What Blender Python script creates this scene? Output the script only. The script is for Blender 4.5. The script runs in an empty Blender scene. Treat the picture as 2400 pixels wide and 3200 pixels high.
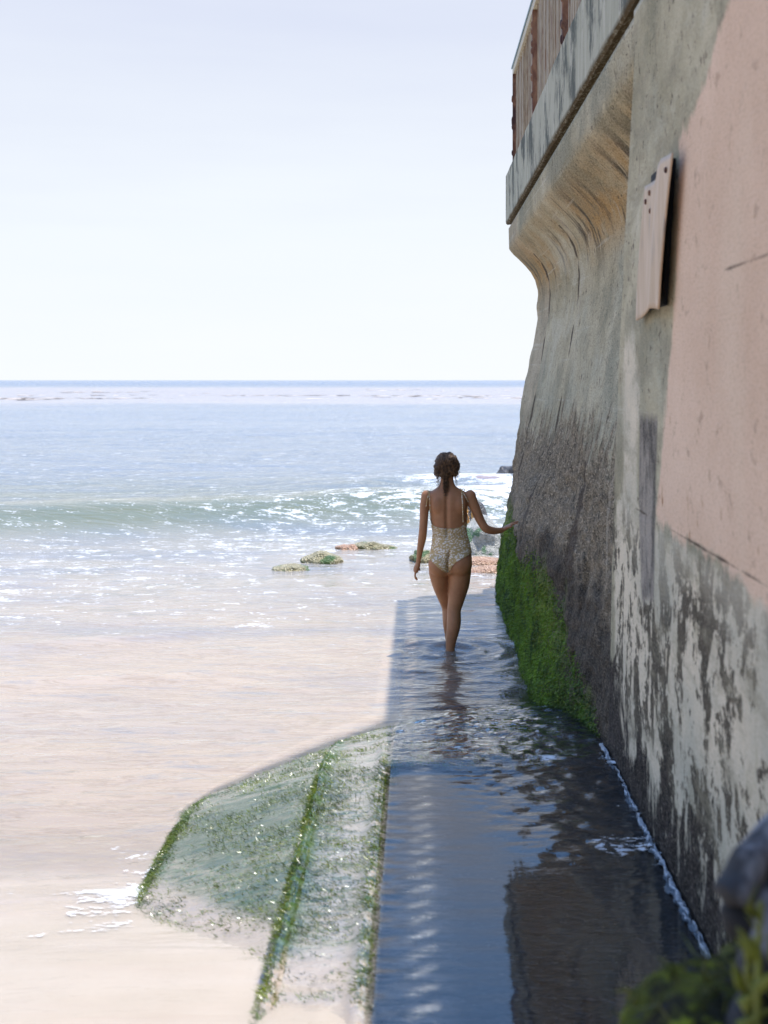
import bpy, bmesh, math, random
import numpy as np
from mathutils import Vector
from mathutils.bvhtree import BVHTree
random.seed(7); rng = np.random.default_rng(7)
S = bpy.context.scene
COL = S.collection
F, H = 1400.0, 2.1            # focal length in pixels of a 768x1024 frame, eye height above the sea

# ------------------------------------------------------------------ camera
cam = bpy.data.cameras.new('camera'); camo = bpy.data.objects.new('camera', cam); COL.objects.link(camo)
camo.location = (0, 0, H); camo.rotation_euler = (math.radians(90), 0, 0)
cam.sensor_fit = 'VERTICAL'; cam.sensor_height = 36; cam.sensor_width = 27
cam.lens = F/1024*36
cam.shift_x = (384-419)/1024; cam.shift_y = (380-512)/1024
cam.clip_start = .05; cam.clip_end = 30000
cam.dof.use_dof = True; cam.dof.focus_distance = 10.9; cam.dof.aperture_fstop = 4.0
S.camera = camo
S.render.resolution_x = 768; S.render.resolution_y = 1024
# ------------------------------------------------------------------ sky, sun, exposure
SD = Vector((.218, .20, 1)).normalized()
SUN_EL = math.asin(SD.z); SUN_AZ = math.atan2(SD.x, SD.y)
W = bpy.data.worlds.new('World'); S.world = W; W.use_nodes = True
wt = W.node_tree; bg = wt.nodes['Background']; bg.inputs[1].default_value = .15
sky = wt.nodes.new('ShaderNodeTexSky'); sky.sky_type = 'NISHITA'; sky.sun_disc = False
sky.sun_elevation = SUN_EL; sky.sun_rotation = SUN_AZ; sky.air_density = 1.0; sky.dust_density = .6; sky.ozone_density = 1.5
hs = wt.nodes.new('ShaderNodeHueSaturation'); hs.inputs['Saturation'].default_value = 1.2; hs.inputs['Value'].default_value = 1.45
wt.links.new(sky.outputs[0], hs.inputs['Color']); 
# thin high cirrus veil
tcw = wt.nodes.new('ShaderNodeTexCoord'); mpw = wt.nodes.new('ShaderNodeMapping'); mpw.inputs['Scale'].default_value = (2, 2, 14)
nzw = wt.nodes.new('ShaderNodeTexNoise'); nzw.inputs['Scale'].default_value = 2.2; nzw.inputs['Detail'].default_value = 7
rw = wt.nodes.new('ShaderNodeMapRange'); rw.inputs[1].default_value = .45; rw.inputs[2].default_value = .8; rw.inputs[3].default_value = .45; rw.inputs[4].default_value = .62
mxw = wt.nodes.new('ShaderNodeMix'); mxw.data_type = 'RGBA'; mxw.inputs[7].default_value = (1, 1, 1, 1)
L_ = wt.links.new
L_(tcw.outputs['Generated'], mpw.inputs[0]); L_(mpw.outputs[0], nzw.inputs['Vector']); L_(nzw.outputs[0], rw.inputs[0])
sxw = wt.nodes.new('ShaderNodeSeparateXYZ'); L_(tcw.outputs['Generated'], sxw.inputs[0])      # the veil is thick near the horizon, thin overhead
rz_ = wt.nodes.new('ShaderNodeMapRange'); rz_.interpolation_type = 'SMOOTHSTEP'
for i_, v_ in enumerate((.26, .44, 2.3, .08)): rz_.inputs[i_+1].default_value = v_
L_(sxw.outputs[2], rz_.inputs[0]); mlw = wt.nodes.new('ShaderNodeMath'); mlw.operation = 'MULTIPLY'; mlw.use_clamp = True; L_(rw.outputs[0], mlw.inputs[0]); L_(rz_.outputs[0], mlw.inputs[1])
L_(mlw.outputs[0], mxw.inputs[0]); L_(hs.outputs[0], mxw.inputs[6]); gm = wt.nodes.new('ShaderNodeMix'); gm.data_type = 'RGBA'; gm.blend_type = 'MULTIPLY'; gm.inputs[0].default_value = 1; gm.inputs[7].default_value = (1, 1, 1, 1)
hz_ = wt.nodes.new('ShaderNodeValToRGB'); hz_.color_ramp.elements[0].position = 0; hz_.color_ramp.elements[0].color = (3.5, 3.62, 3.66, 1)
hz_.color_ramp.elements[1].position = .30; hz_.color_ramp.elements[1].color = (2.6, 2.8, 3.4, 1); e_ = hz_.color_ramp.elements.new(.10); e_.color = (3.3, 3.5, 3.74, 1)
nm_ = wt.nodes.new('ShaderNodeMath'); nm_.operation = 'MULTIPLY_ADD'; L_(nzw.outputs[0], nm_.inputs[0]); nm_.inputs[1].default_value = -.10; L_(sxw.outputs[2], nm_.inputs[2])
nm2 = wt.nodes.new('ShaderNodeMath'); nm2.operation = 'ADD'; nm2.inputs[1].default_value = .05; L_(nm_.outputs[0], nm2.inputs[0]); L_(nm2.outputs[0], hz_.inputs[0]); L_(hz_.outputs[0], mxw.inputs[7])
L_(mxw.outputs[2], gm.inputs[6]); L_(gm.outputs[2], bg.inputs[0])
sl = bpy.data.lights.new('sun', 'SUN'); sl.energy = 3.1; sl.angle = math.radians(.53); sl.color = (1, .95, .87)
so = bpy.data.objects.new('sun', sl); COL.objects.link(so); so.location = (3, 3, 12)
so.rotation_euler = SD.to_track_quat('Z', 'Y').to_euler()
S.view_settings.view_transform = 'Standard'; S.view_settings.look = 'None'
S.view_settings.exposure = .87; S.view_settings.gamma = 1

# ------------------------------------------------------------------ helpers
def sstep(a, b, x):
    t = np.clip((np.asarray(x, float)-a)/(b-a), 0, 1); return t*t*(3-2*t)
def vnoise(x, y, seed=0):
    x = np.asarray(x, float); y = np.asarray(y, float)
    xi = np.floor(x).astype(np.int64); yi = np.floor(y).astype(np.int64)
    fx = x-xi; fy = y-yi; fx = fx*fx*fx*(fx*(fx*6-15)+10); fy = fy*fy*fy*(fy*(fy*6-15)+10)
    def h(a, b):
        n = (a*374761393 + b*668265263 + seed*1442695041) & 0xffffffff
        n = ((n ^ (n >> 13))*1274126177) & 0xffffffff
        n = ((n ^ (n >> 16))*2246822519) & 0xffffffff
        return ((n ^ (n >> 15)) & 0xffffff)/0xffffff*2-1
    return (h(xi, yi)*(1-fx)+h(xi+1, yi)*fx)*(1-fy)+(h(xi, yi+1)*(1-fx)+h(xi+1, yi+1)*fx)*fy
def fbm(x, y, o=4, seed=0, g=.5):
    r = 0; a = 1; s = 0
    for i in range(o):
        r = r+a*vnoise(x*2**i+17.3*i, y*2**i-9.1*i, seed+i); s += a; a *= g
    return r/s
def tag(o, label=None, cat=None, group=None, kind=None):
    if label: o['label'] = label
    if cat: o['category'] = cat
    if group: o['group'] = group
    if kind: o['kind'] = kind
    return o
def link(name, me, mat=None, parent=None, smooth=True):
    o = bpy.data.objects.new(name, me); COL.objects.link(o)
    if mat: me.materials.append(mat)
    if parent: o.parent = parent
    if smooth and len(me.polygons): me.polygons.foreach_set('use_smooth', [True]*len(me.polygons))
    me.update(); return o
def empty(name, loc=(0, 0, 0)):
    o = bpy.data.objects.new(name, None); COL.objects.link(o); o.location = loc; o.empty_display_size = .1; return o
def mesh(vs, fs):
    me = bpy.data.meshes.new('m'); me.from_pydata([tuple(v) for v in vs], [], fs); me.update(); return me
def fastmesh(V, Q):
    V = np.asarray(V, np.float32); Q = np.asarray(Q, np.int32); n = Q.shape[1]
    me = bpy.data.meshes.new('m'); me.vertices.add(len(V)); me.vertices.foreach_set('co', V.ravel())
    me.loops.add(Q.size); me.loops.foreach_set('vertex_index', Q.ravel())
    me.polygons.add(len(Q)); me.polygons.foreach_set('loop_start', np.arange(0, Q.size, n, dtype=np.int32))
    me.update(calc_edges=True); me.validate(); return me
def gridmesh(P):                      # P: (m,n,3)
    m, n = P.shape[:2]; idx = np.arange(m*n).reshape(m, n)
    Q = np.stack([idx[:-1, :-1], idx[:-1, 1:], idx[1:, 1:], idx[1:, :-1]], -1).reshape(-1, 4)
    return fastmesh(P.reshape(-1, 3), Q)
def attr(me, name, a):
    at = me.attributes.new(name, 'FLOAT', 'POINT'); at.data.foreach_set('value', np.asarray(a, np.float32).ravel())
def merge(parts):                     # [(verts, faces)] -> one
    V = []; Fc = []
    for v, f in parts:
        b = len(V); V += list(v); Fc += [tuple(i+b for i in q) for q in f]
    return V, Fc
def boxvf(x0, x1, y0, y1, z0, z1):
    v = [(x, y, z) for z in (z0, z1) for y in (y0, y1) for x in (x0, x1)]
    return v, [(0, 2, 3, 1), (4, 5, 7, 6), (0, 1, 5, 4), (2, 6, 7, 3), (0, 4, 6, 2), (1, 3, 7, 5)]
def bevel(o, w=.004, seg=2):
    m = o.modifiers.new('bevel', 'BEVEL'); m.width = w; m.segments = seg; m.limit_method = 'ANGLE'
def tube(pts, rad, seg=8, rb=None, hint=(0, 0, 1), cap=True):
    pts = [Vector(p) for p in pts]; n = len(pts)
    rad = rad if hasattr(rad, '__len__') else [rad]*n; rb = rb or rad
    V = []; Fc = []; hint = Vector(hint)
    for i, p in enumerate(pts):
        t = (pts[min(i+1, n-1)]-pts[max(i-1, 0)]).normalized()
        a = hint-t*hint.dot(t)
        if a.length < 1e-3: a = Vector((1, .1, 0))-t*Vector((1, .1, 0)).dot(t)
        a.normalize(); b = t.cross(a)
        for k in range(seg):
            an = 2*math.pi*k/seg; V.append(p+a*math.cos(an)*rad[i]+b*math.sin(an)*rb[i])
    for i in range(n-1):
        for k in range(seg):
            j = (k+1) % seg; Fc.append((i*seg+k, i*seg+j, (i+1)*seg+j, (i+1)*seg+k))
    if cap:
        t0 = (pts[0]-pts[1]).normalized()*min(rad[0], rb[0])*.7; t1 = (pts[-1]-pts[-2]).normalized()*min(rad[-1], rb[-1])*.7
        V.append(pts[0]+t0); V.append(pts[-1]+t1); c0, c1 = len(V)-2, len(V)-1
        for k in range(seg):
            j = (k+1) % seg; Fc.append((c0, j, k)); Fc.append((c1, (n-1)*seg+k, (n-1)*seg+j))
    return V, Fc
def ellip(c, r, rot=0, nu=20, nv=12):
    V = []; Fc = []
    for i in range(nv+1):
        th = math.pi*i/nv
        for k in range(nu):
            ph = 2*math.pi*k/nu
            p = Vector((r[0]*math.sin(th)*math.cos(ph), r[1]*math.sin(th)*math.sin(ph), r[2]*math.cos(th)))
            V.append(p+Vector(c))
    for i in range(nv):
        for k in range(nu):
            j = (k+1) % nu; Fc.append((i*nu+k, (i+1)*nu+k, (i+1)*nu+j, i*nu+j))
    return V, Fc
def smoothpath(P, n=6):
    out = []; P = [Vector(p) for p in P]
    for i in range(len(P)-1):
        p0 = P[max(i-1, 0)]; p1 = P[i]; p2 = P[i+1]; p3 = P[min(i+2, len(P)-1)]
        for k in range(n):
            t = k/n; out.append(.5*((2*p1)+(-p0+p2)*t+(2*p0-5*p1+4*p2-p3)*t*t+(-p0+3*p1-3*p2+p3)*t**3))
    out.append(P[-1]); return out

class NT:                              # small node-tree helper
    def __init__(s, name):
        s.m = bpy.data.materials.new(name); s.m.use_nodes = True; s.t = s.m.node_tree; s.t.nodes.clear()
        s.o = s.t.nodes.new('ShaderNodeOutputMaterial')
    def n(s, ty, **k):
        nd = s.t.nodes.new(ty)
        for a, b in k.items(): setattr(nd, a, b)
        return nd
    def set(s, sock, v):
        if isinstance(v, bpy.types.NodeSocket): s.t.links.new(v, sock)
        elif isinstance(v, (tuple, list)) and len(v) == 3 and sock.type == 'RGBA': sock.default_value = (*v, 1)
        else: sock.default_value = v
    def pos(s): return s.n('ShaderNodeNewGeometry').outputs['Position']
    def obj(s): return s.n('ShaderNodeTexCoord').outputs['Object']
    def map(s, v, sc=(1, 1, 1), loc=(0, 0, 0), rot=(0, 0, 0)):
        m = s.n('ShaderNodeMapping'); s.set(m.inputs[0], v); m.inputs[1].default_value = loc; m.inputs[2].default_value = rot; m.inputs[3].default_value = sc; return m.outputs[0]
    def noise(s, v, sc, det=4, ro=.5, dist=0):
        m = s.n('ShaderNodeTexNoise'); s.set(m.inputs['Vector'], v); m.inputs['Scale'].default_value = sc
        m.inputs['Detail'].default_value = det; m.inputs['Roughness'].default_value = ro; m.inputs['Distortion'].default_value = dist; return m.outputs[0]
    def vor(s, v, sc, feat='F1', out='Distance'):
        m = s.n('ShaderNodeTexVoronoi', feature=feat); s.set(m.inputs['Vector'], v); m.inputs['Scale'].default_value = sc; return m.outputs[out]
    def math(s, op, a, b=0, c=None, clamp=False):
        m = s.n('ShaderNodeMath', operation=op, use_clamp=clamp); s.set(m.inputs[0], a); s.set(m.inputs[1], b)
        if c is not None: s.set(m.inputs[2], c)
        return m.outputs[0]
    def rng(s, v, a, b, c=0., d=1., sm=False):
        m = s.n('ShaderNodeMapRange'); m.interpolation_type = 'SMOOTHSTEP' if sm else 'LINEAR'
        s.set(m.inputs[0], v)
        for i, q in enumerate((a, b, c, d)): s.set(m.inputs[i+1], q)
        return m.outputs[0]
    def mix(s, f, a, b):
        m = s.n('ShaderNodeMix', data_type='RGBA'); s.set(m.inputs[0], f); s.set(m.inputs[6], a); s.set(m.inputs[7], b); return m.outputs[2]
    def at(s, name): return s.n('ShaderNodeAttribute', attribute_name=name).outputs['Fac']
    def sep(s, v):
        m = s.n('ShaderNodeSeparateXYZ'); s.set(m.inputs[0], v); return m.outputs
    def bump(s, h, st, di=.01, nrm=None):
        m = s.n('ShaderNodeBump'); s.set(m.inputs['Height'], h); s.set(m.inputs['Strength'], st); s.set(m.inputs['Distance'], di)
        if nrm: s.set(m.inputs['Normal'], nrm)
        return m.outputs[0]
    def bsdf(s, col, rough=.7, nrm=None, **k):
        m = s.n('ShaderNodeBsdfPrincipled'); s.set(m.inputs['Base Color'], col); s.set(m.inputs['Roughness'], rough)
        if nrm: s.set(m.inputs['Normal'], nrm)
        for a, b in k.items(): s.set(m.inputs[a.replace('_', ' ')], b)
        return m.outputs[0]
    def out(s, sh): s.t.links.new(sh, s.o.inputs[0]); return s.m

# ------------------------------------------------------------------ heights of ground, ledge and water
XL3, XL2 = -.145, -.465
def yfront(X):                        # where the ledge dips under the sea
    return np.interp(X, [-1.25, -1.05, -.86, -.54, -.24, .2, .8, 1.4], [6.5, 7.1, 7.45, 8.0, 8.45, 8.85, 9.15, 9.3])
def ledge_h(X, Y):
    X = np.asarray(X, float); Y = np.asarray(Y, float)
    wob = .008*fbm(Y*2.3, Y*0+3, 3, 5)
    pool = .33+.004*fbm(X*3, Y*3, 3, 9)
    B = .315+.02*(X-XL2)+.006*fbm(X*5, Y*5, 3, 12)
    rim = .028*np.exp(-((X-XL3-wob+.03)/.03)**2)
    A = np.interp(X+.016*fbm(Y*5, Y*0, 4, 211)*sstep(-.9, -1.05, X), [-1.26, -1.18, -1.13, -1.07, -1.0, -.47], [-.45, -.12, .03, .085, .11, .245])
    h = np.where(X < XL2+wob, A, np.where(X < XL3+wob, B, pool))
    h = h+rim*(X > XL2)
    # lip of strip B
    h = h+.022*np.exp(-((X-XL2-wob-.025)/.02)**2)*(X > XL2+wob-.01)
    yf = yfront(X); t = np.clip((Y-6.35)/(yf-6.35), 0, 3)
    k = 1-t**1.25
    base = np.where(X < -1.0, np.maximum(h, .0), h)
    hf = base*k-.10*np.clip(t-.85, 0, None)
    h = np.where(Y > 6.35, np.minimum(h, hf), h)
    h = np.where(t > 1.2, h-.6*(t-1.2), h)
    toe = -.115-.012*(Y-9)+.01*fbm(X*4, Y*4, 3, 13)  # submerged bed added so the wall's shadow on the water looks dark
    h = np.where((Y > 8), np.where(X > -.38, np.maximum(h, toe-.9*np.clip(-.25-X, 0, 1)), h), h)
    return h
def sand_h(X, Y):
    X = np.asarray(X, float); Y = np.asarray(Y, float)
    base = np.interp(Y, [-60, -10, 0, 2.5, 3.8, 4.6, 5.2, 5.75, 6.6, 8.5, 11, 15, 20, 30, 60, 30000], [2.5, 1.4, .75, .52, .345, .225, .105, .01, -.07, -.13, -.15, -.2, -.45, -1.2, -4, -12])
    tilt = -.045*np.clip(-X-1.1, 0, 8)*sstep(5.8, 4, Y)
    base = base-.07*sstep(-.22, -.10, X)*sstep(7, 6, Y)
    return base+tilt+.012*fbm(X*.9, Y*.9, 3, 31)
def sea_h(X, Y):
    X = np.asarray(X, float); Y = np.asarray(Y, float)
    amp = np.interp(Y, [5, 7, 10, 14, 20, 40, 200, 800], [.004, .012, .017, .024, .035, .06, .10, .05])
    amp = amp*(1+1.0*sstep(-.5, 0, X)*sstep(12.5, 11, Y))
    n = amp*(fbm(X*.55+.2*Y, Y*1.7, 4, 41, .55)*.9+fbm(X*2.2-.4*Y, Y*5.5, 3, 47, .6)*.35)
    # incoming wave
    yc = 20+.42*(X+6)+.5*vnoise(X*.25, X*0, 3)+.25*vnoise(X*.9, X*0, 5)
    am = .37*(1+.18*vnoise(X*.35, X*0+4, 8))*sstep(4.5, 2.0, X)*sstep(-80, -10, X)
    t = Y-yc
    w = np.where(t < 0, np.exp(-(np.abs(t)/1.25)**2), np.exp(-(np.abs(t)/2.8)**2))
    w2 = .07*np.exp(-((Y-(15.4+.25*X+.4*vnoise(X*.5, X*0, 71)))/.5)**2)*sstep(-3, -5, X)
    y3 = 29+.2*X; w3 = .16*np.exp(-((Y-y3-.5*vnoise(X*.6, X*0, 17))/.9)**2)*sstep(-4, 1, X)
    y4 = 12.2+.3*X+.3*vnoise(X*.7, X*0, 77); w4 = .045*np.exp(-((Y-y4)/.28)**2)*sstep(-1.4, -2.2, X)
    y5 = 10.2+.25*X; w5 = .028*np.exp(-((Y-y5-.3*vnoise(X*.8, X*0, 79))/.22)**2)*sstep(-1.0, -1.8, X)
    sw = .12*np.sin(Y*.22+X*.03+1)*sstep(30, 60, Y)*sstep(900, 200, Y)
    # ring ripples round the walker's legs
    r = np.hypot(X-.25, (Y-10.85)); ring = .011*np.sin(r*34)*np.exp(-r*1.7)*sstep(.02, .1, r)
    return n+am*w-.03*np.exp(-((t+2.6)/1.2)**2)*sstep(4, 2, X)+w2+w3+w4+w5+sw+ring
def water_h(X, Y):
    P = ledge_h(X, Y); G = sand_h(X, Y); s = sea_h(X, Y)
    inl = (X > -1.3) & (Y < 9.6)
    flat = (X > XL3) & (Y < 6.6)
    film = np.where(X > XL3, .014, .006)+.0018*fbm(X*9+3*Y, Y*26, 3, 63)
    rough = sstep(6.15, 6.6, Y)*.010*fbm(X*7+4*Y, Y*14, 4, 66)          # run-off tumbling down the front
    wallr = .012*sstep(.25, .75, X+.35*(Y-5.2)/1.2)*sstep(4.6, 5.3, Y)*fbm(X*16, Y*22, 3, 67)
    pf = np.where(inl, P+film+rough+np.where(X > XL3, wallr, 0), -5)
    pf = np.where(flat & inl, .347+.0006*fbm(X*5, Y*14, 3, 64)+wallr+rough*sstep(6.2, 6.6, Y)+.004*sstep(.12, .0, X-XL3)*fbm(X*15, Y*30, 3, 65)*1.5-.25*np.clip(Y-6.35, 0, 1)*.1, pf)
    gf = G+.006+.004*fbm(X*2+Y, Y*8, 3, 68)*sstep(4.9, 5.6, Y)
    k_ = .014; d_ = s-pf; sm = np.where(np.abs(d_) < 4*k_, pf+k_*np.log1p(np.exp(np.clip(d_/k_, -30, 30))), np.maximum(s, pf))
    sm = np.where((X > -1.35) & (Y > 6.5) & inl, sm, np.maximum(s, pf))
    return np.maximum(sm, gf), P, G, s

def axis(a, b, d0, lo, hi, g):         # fine between a and b, growing outwards
    xs = list(np.arange(a, b, d0)); x = b; d = d0
    while x < hi: xs.append(x); d *= g; x += d
    xs.append(hi); x = a-d0; d = d0; l = []
    while x > lo: l.append(x); d *= g; x -= d
    l.append(lo); return np.array(l[::-1]+xs)

# ------------------------------------------------------------------ materials: ground and water
def mat_sand():
    t = NT('wet_sand'); p = t.pos()
    n = t.noise(p, 3, 5); g = t.noise(p, 400, 2); n2 = t.noise(t.map(p, (1, 4, 1)), 1.2, 4)
    c = t.mix(t.rng(n, .3, .7), (.45, .365, .295), (.53, .435, .365)); c = t.mix(t.rng(n2, .45, .75, 0, .5), c, (.58, .50, .46))
    c = t.mix(t.rng(g, .55, .8, 0, .35), c, (.24, .18, .14))
    nb = t.bump(t.math('ADD', t.math('MULTIPLY', g, .25), n), .25, .02)
    return t.out(t.bsdf(c, .3, nb))
def mat_water():
    t = NT('sea_water'); p = t.pos(); s = t.sep(p); y = s[1]; x = s[0]
    foam = t.at('foam'); opac = t.at('opac'); calm = t.at('calm')
    pw = t.map(p, (.55, 1.35, 1)); 
    nf = t.noise(pw, 9, 5, .6, .4); nm = t.noise(pw, 2.3, 5, .6, .5); nl = t.noise(t.map(p, (.25, 1, 1)), .45, 5, .6)
    nfar = t.noise(t.map(p, (.12, 1, 1)), .12, 6, .65)
    near = t.rng(y, 9, 26, 1, 0)
    h = t.math('ADD', t.math('MULTIPLY', nf, .018), t.math('MULTIPLY', nm, .07))
    h = t.math('ADD', h, t.math('MULTIPLY', nl, t.rng(y, 15, 40, .04, .45)))
    h = t.math('ADD', h, t.math('MULTIPLY', nfar, t.rng(y, 40, 200, 0, 2.2)))
    h = t.math('MULTIPLY', h, t.rng(calm, 0, 1, 1, .035))
    nrm = t.bump(h, t.rng(y, 8, 30, .55, .8), 1.0)
    # own colour of the water: sandy in the shallows, green in the surf, blue further out
    c = t.mix(t.rng(y, 8.5, 17, 0, 1, True), (.50, .385, .28), (.36, .32, .265))
    c = t.mix(t.rng(y, 16, 24, 0, 1, True), c, (.12, .14, .095))
    c = t.mix(t.rng(y, 22, 34, 0, 1, True), c, (.185, .215, .24))
    nb = t.noise(t.map(p, (.35, 1, 1)), .8, 5, .6)
    c = t.mix(t.math('MULTIPLY', t.rng(nb, .45, .62), t.rng(y, 8, 12, .12, .4)), c, (.12, .165, .24))
    rp = t.noise(t.map(p, (.8, 3.2, 1)), 2.6, 6, .65, .6); rl = t.rng(t.math('ABSOLUTE', t.math('SUBTRACT', rp, .5)), 0, .045, 1, 0); sh_ = t.rng(y, 5.4, 6.5)
    c = t.mix(t.math('MULTIPLY', t.math('MULTIPLY', rl, sh_), t.rng(y, 14, 20, .42, 0)), c, (.24, .17, .10)); c = t.mix(t.math('MULTIPLY', t.math('MULTIPLY', t.rng(rp, .54, .66), sh_), t.rng(y, 14, 20, .5, 0)), c, (.20, .215, .235))  # caustic-like ripple contrast and silt streaks put into the water's colour
    kn = t.noise(t.map(p, (.02, .05, 1)), 1.0, 4)
    band = t.math('MULTIPLY', t.rng(t.math('ADD', y, t.math('MULTIPLY', kn, 60)), 125, 165, 0, 1, True), t.rng(y, 330, 470, 1, 0, True))
    c = t.mix(band, c, (.34, .31, .30))
    c = t.mix(t.rng(y, 430, 700, 0, 1, True), c, (.11, .16, .23))
    c = t.mix(t.math('MULTIPLY', t.at('face'), .8), c, (.14, .155, .08))
    # foam: lacy pattern inside the foam mask
    pf = t.map(p, (1, 1.6, 1)); v = t.vor(t.map(pf, (1, 1, 1)), 5.5, 'F1'); v2 = t.vor(pf, 19, 'F1'); fn = t.noise(pf, 2.6, 6, .65)
    lace = t.math('ADD', t.math('MULTIPLY', fn, 1.15), t.math('ADD', t.math('MULTIPLY', v, .5), t.math('MULTIPLY', v2, .28)))
    fm = t.rng(t.math('ADD', t.math('ADD', lace, t.math('MULTIPLY', t.math('SUBTRACT', t.noise(pf, 26, 4, .7), .5), 1.1)), foam), t.math('ADD', .84, t.math('SUBTRACT', t.math('MULTIPLY', nf, .04), .07)), .97, 0, 1, True)
    col = t.mix(fm, c, t.mix(t.rng(t.noise(pf, 11, 4, .6), .35, .65), (.52, .53, .54), (.80, .80, .80)))
    ropac = t.math('MAXIMUM', opac, fm)
    dif = t.n('ShaderNodeBsdfDiffuse'); t.set(dif.inputs[0], col); t.set(dif.inputs['Normal'], nrm)
    tr = t.n('ShaderNodeBsdfTransparent'); tr.inputs[0].default_value = (.93, .96, .97, 1)
    body = t.n('ShaderNodeMixShader'); t.set(body.inputs[0], ropac); t.t.links.new(tr.outputs[0], body.inputs[1]); t.t.links.new(dif.outputs[0], body.inputs[2])
    gl = t.n('ShaderNodeBsdfGlossy'); gl.inputs[0].default_value = (1, 1, 1, 1); t.set(gl.inputs['Roughness'], t.rng(y, 5, 60, .035, .16)); t.set(gl.inputs['Normal'], nrm)
    fr = t.n('ShaderNodeFresnel'); fr.inputs[0].default_value = 1.34; t.set(fr.inputs['Normal'], nrm)
    ff = t.math('MULTIPLY', fr.outputs[0], t.rng(fm, 0, 1, 1, .25))
    mx = t.n('ShaderNodeMixShader'); t.set(mx.inputs[0], ff); t.t.links.new(body.outputs[0], mx.inputs[1]); t.t.links.new(gl.outputs[0], mx.inputs[2])
    return t.out(mx.outputs[0])
M_sand = mat_sand(); M_water = mat_water()

# ground sheet and sea sheet
xs = axis(-3.2, 1.6, .07, -9000, 9000, 1.10); ys = axis(2.5, 10, .07, -60, 24000, 1.075)
Xg, Yg = np.meshgrid(xs, ys)
tag(link('ground', gridmesh(np.stack([Xg, Yg, sand_h(Xg, Yg)], -1)), M_sand), kind='structure')
xs = axis(-2.6, 1.1, .024, -9000, 9000, 1.05); ys = axis(3.6, 11.6, .024, -3, 24000, 1.022)
Xg, Yg = np.meshgrid(xs, ys)
Wh, P, G, Sh = water_h(Xg, Yg)
Wh = np.where((Xg > 1.2) & (Yg < 13.5), np.minimum(Wh, -.3), Wh)
me = gridmesh(np.stack([Xg, Yg, Wh], -1))
depth = Wh-np.maximum(np.where((Xg > -1.3) & (Yg < 13.2), P, -9), G)
onl = (Xg > -1.22) & (Yg < 9.3) & (P > G)
shd = sstep(-.30, -.12, Xg)*sstep(13, 11, Yg)  # mask along the wall's shadow; clearer water there puts the shade in
opac = np.where(onl | (shd > .02), 1-np.exp(-np.clip(depth-.03, 0, 9)*np.where(P < .02, 45*(1-shd)+5*shd, 10)), 1-np.exp(-np.clip(depth, 0, 9)*14))
attr(me, 'opac', opac)
calm = np.where((Xg > XL3) & (Yg < 6.5), 1-sstep(6.2, 6.5, Yg), 0)*(1-.5*sstep(.3, .8, Xg+.3*(Yg-5)))
calm = np.maximum(calm, .45*sstep(-.02, .05, P-np.maximum(Sh, G))*(Xg <= XL3)); calm = np.maximum(calm, .8*sstep(5.6, 4.9, Yg))
attr(me, 'calm', calm)
ycw = 20+.42*(Xg+6)+.5*vnoise(Xg*.25, Xg*0, 3)+.25*vnoise(Xg*.9, Xg*0, 5)
attr(me, 'face', np.exp(-((Yg-ycw+.75)/.95)**2)*sstep(5, 2, Xg))
yc = 20+.42*(Xg+6)
fo = -.40-.25*sstep(13, 9, Yg)-.5*((Xg > -1.1) & (Yg < 8.5) & (P > G))
fo += .27*np.exp(-((Yg-yc+.9)/1.3)**2)*sstep(-4.5, .5, Xg)                       # broken front of the wave
fo += .20*np.exp(-((Yg-yc-1.5)/1.2)**2)*sstep(-4.5, -1, Xg)*sstep(3, 1, Xg)
fo += (.22+.42*fbm(Xg*1.3, Yg*1.1, 5, 95))*sstep(-.2, 1.0, Xg)*sstep(18.2, 20, Yg)*sstep(33, 28, Yg)              # white water by the far rocks
fo += (.33+.2*fbm(Xg*1.3, Yg*.5, 3, 96))*np.exp(-((Yg-29.5)/1.2)**2)*sstep(-2.6, .3, Xg)
fo += .11*np.exp(-((Yg-15.0)/2.2)**2)*sstep(-1.2, -4, Xg)
fo += .16*np.exp(-((Yg-18)/1.5)**2)*sstep(-6, -1, Xg)
fo += (.72+.40*fbm(Xg*4, Yg*3, 4, 99))*sstep(.36, .58, Xg-.10*(6.5-Yg))*sstep(4.6, 5.2, Yg)*sstep(7.6, 6.6, Yg)
# swash against the ledge's outer corner and along the shore
dl = np.hypot(np.clip(np.abs(Xg+1.2)-.02, 0, 9), np.clip(np.abs(Yg-5.6)-.5, 0, 9)*.7)
fo += .50*np.exp(-(dl/.2)**2)*(P < Wh+.05)
fo += .36*np.exp(-((Yg-5.62-.05*fbm(Xg*2, Yg*0, 3, 90))/.10)**2)*sstep(-1.0, -1.3, Xg)
attr(me, 'foam', fo)
sea = tag(link('sea_water', me, M_water), kind='structure')
print('water verts', len(me.vertices))

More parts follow.
